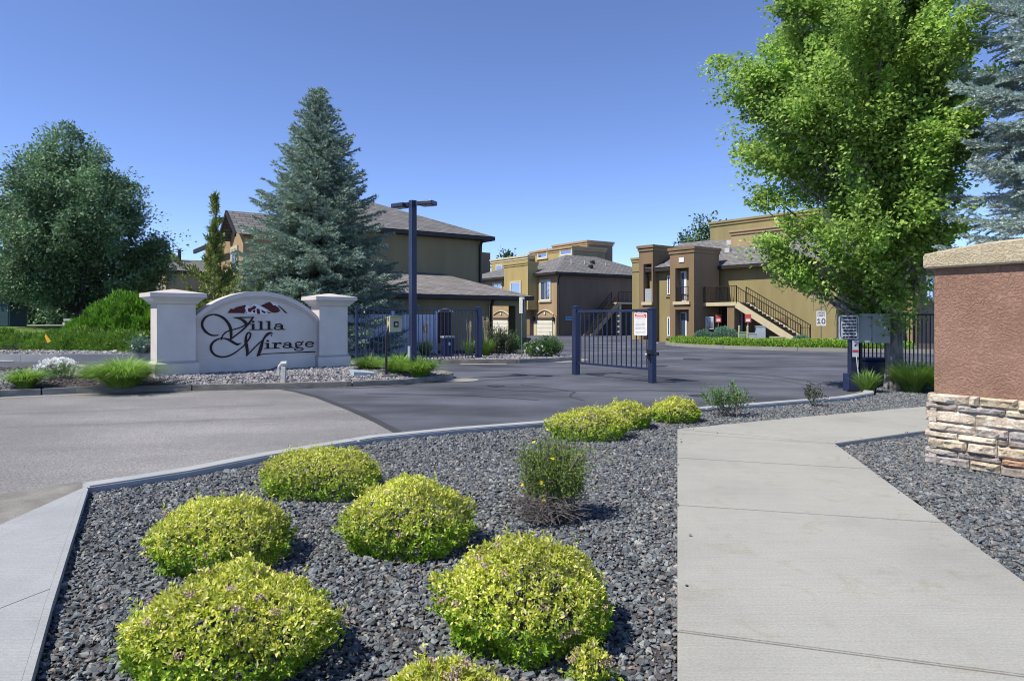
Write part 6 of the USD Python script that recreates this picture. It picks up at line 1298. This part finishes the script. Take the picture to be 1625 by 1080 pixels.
for k, (px, yt, w) in enumerate(((-30, 430, 160), (70, 440, 170), (165, 445, 150), (240, 452, 90))):
    simple_tree(('leafy tree in the row far behind the left lawn, ' + ('at the picture edge', 'behind the small dark tree', 'behind the big shade tree trunk', 'nearest the low brown house')[k]), px, yt, 80, w, 120 + k, 130, 60, .5, 1.6, 'leaf_far', .6)

# ------------------------------------------------------------------ gravel
def stone_shape(seed):
    r = np.random.default_rng(seed); p = r.normal(size=(13, 3)); p = nrm(p) * r.uniform(.75, 1.05, (13, 1)) * [1, r.uniform(.6, .9), r.uniform(.42, .68)]
    h = trimesh.convex.convex_hull(p); return np.array(h.vertices), np.array(h.faces)
def gravel(name, label, poly, dens, size, zf, cols, seed, near=None):
    r = np.random.default_rng(seed); x0, y0, x1, y1 = poly.bounds; n = int((x1 - x0) * (y1 - y0) * dens); x, y = r.uniform(x0, x1, n), r.uniform(y0, y1, n)
    ok = shapely.contains_xy(poly, x, y); x, y = x[ok], y[ok]; px = 812.5 + FOCAL * x / np.maximum(y, .1); ok = (px > -260) & (px < 1885) & (y > 1.6); x, y = x[ok], y[ok]
    n = len(x); pi = UsdGeom.PointInstancer.Define(stage, '/World/' + numbered('/World', name)); path = str(pi.GetPath()); tag(pi.GetPrim(), label, 'gravel', kind='stuff')
    protos = []
    for k, c in enumerate(cols):
        mn = f'{name}_tone_{"abcdefghijklmnop"[k]}'
        if mn not in M: mat(mn, c, tuple(q * .6 for q in c), 60, .82, .002, 200, .35, ramp=(.35, .6))
        q = usdkit.mesh(stage, f'{path}/stone_shape_{k:03d}', stone_shape(seed * 31 + k), M[mn]); protos.append(q.GetPath())
    pi.CreatePrototypesRel().SetTargets(protos); pi.CreateProtoIndicesAttr(Vt.IntArray.FromNumpy(r.integers(0, len(cols), n).astype(np.int32)))
    s = size * np.exp(r.normal(0, .33, n)) / 2; z = zf(x, y) + r.uniform(.0, .55, n) * size * .55
    pi.CreatePositionsAttr(Vt.Vec3fArray.FromNumpy(np.c_[x, y, z].astype(np.float32))); pi.CreateScalesAttr(Vt.Vec3fArray.FromNumpy(np.repeat(s[:, None], 3, 1).astype(np.float32)))
    yaw = r.uniform(0, 2 * np.pi, n); tl = r.normal(0, .42, n); ta = r.uniform(0, 2 * np.pi, n)
    q1 = np.c_[np.cos(yaw / 2), 0 * yaw, 0 * yaw, np.sin(yaw / 2)]; q2 = np.c_[np.cos(tl / 2), np.sin(tl / 2) * np.cos(ta), np.sin(tl / 2) * np.sin(ta), 0 * tl]
    w = q2[:, 0] * q1[:, 0] - (q2[:, 1:] * q1[:, 1:]).sum(1); v = q2[:, :1] * q1[:, 1:] + q1[:, :1] * q2[:, 1:] + np.cross(q2[:, 1:], q1[:, 1:])
    pi.CreateOrientationsAttr(Vt.QuathArray([Gf.Quath(float(a), *map(float, b)) for a, b in zip(w, v)]))
    return n
DARK = [tuple(min(.6, q * k_) for q, k_ in zip(c_, (1.74, 1.84, 1.76))) for c_ in [(.060, .064, .074), (.075, .080, .090), (.048, .050, .060), (.095, .098, .106), (.066, .060, .066), (.120, .118, .122), (.110, .108, .108), (.085, .092, .104), (.055, .060, .066), (.098, .092, .095), (.20, .19, .185), (.15, .12, .105), (.130, .135, .145), (.070, .074, .080)]]
GREY = [tuple(q * 1.25 for q in c_) for c_ in [(.26, .25, .25), (.21, .205, .21), (.32, .30, .29), (.17, .17, .18), (.28, .24, .23), (.36, .34, .32), (.14, .14, .15), (.24, .22, .22)]]
Kin = near_bed.difference(LineString(kerb_line).buffer(.05)).difference(Polygon(xy((1075, 680), (1460, 645)) + [(13.5, 13.6), (13, 12.1), tuple(P(1325, 703)[:2])]).buffer(.01))
n1 = gravel('dark_gravel', 'dark grey crushed stone covering the bed under the golden shrubs', Kin.intersection(sbox(-20, 0, 30, 8.2)), 2100, .037, lambda x, y: -.066 + 0 * x, DARK, 5)
n2 = gravel('dark_gravel', 'dark grey crushed stone by the drive and under the maple', Kin.intersection(sbox(-20, 8.2, 30, 19)), 1250, .043, lambda x, y: -.066 + 0 * x, DARK, 6)
n3 = gravel('dark_gravel', 'dark grey crushed stone between the walk and the brown pillar', right_bed, 1900, .037, lambda x, y: -.058 + 0 * x, DARK, 7)
isl_g = island.buffer(-.16).intersection(sbox(-13.8, 0, 0, 23)).difference(Polygon(list(map(lambda q: tuple(q), [FS.p(-2.7, 1.4, 0)[:2], FS.p(-.1, 1.6, 0)[:2], FS.p(-.2, -1, 0)[:2], FS.p(-2.7, -1, 0)[:2]]))).buffer(.01))
n4 = gravel('pale_gravel', 'pale grey river stones in front of the entrance sign', isl_g, 420, .072, lambda x, y: isl_z(x, y) - .004, GREY, 8)
n5 = gravel('dark_mulch', 'dark mulch and stone under the grass clumps left of the sign', island.buffer(-.16).intersection(sbox(-22, 0, -8.6, 22)).difference(isl_g), 350, .055, lambda x, y: isl_z(x, y) - .004, [(.10, .085, .08), (.07, .06, .058), (.14, .12, .11), (.18, .16, .15)], 9)
n6 = gravel('pale_gravel', 'pale stones of the verge strip below the long low hedge', verge.intersection(sbox(-40, 26.9, -10.5, 29.9)), 150, .12, lambda x, y: verge_z(x, y) + .01, GREY, 10)
n7 = gravel('pale_gravel', 'pale stones in the planted island around the blue post', planter.buffer(-.18).intersection(sbox(-6, 22, 4, 29.5)), 200, .09, lambda x, y: -.02 + 0 * x, GREY, 12)
walk_edge = whole.difference(whole.buffer(-.10)).intersection(sbox(-5, 2, 9, 12))
n8 = gravel('stray_stones', 'few stray dark stones lying along the edges of the front walk', walk_edge, 8, .024, lambda x, y: .002 + 0 * x, DARK[:6], 15)
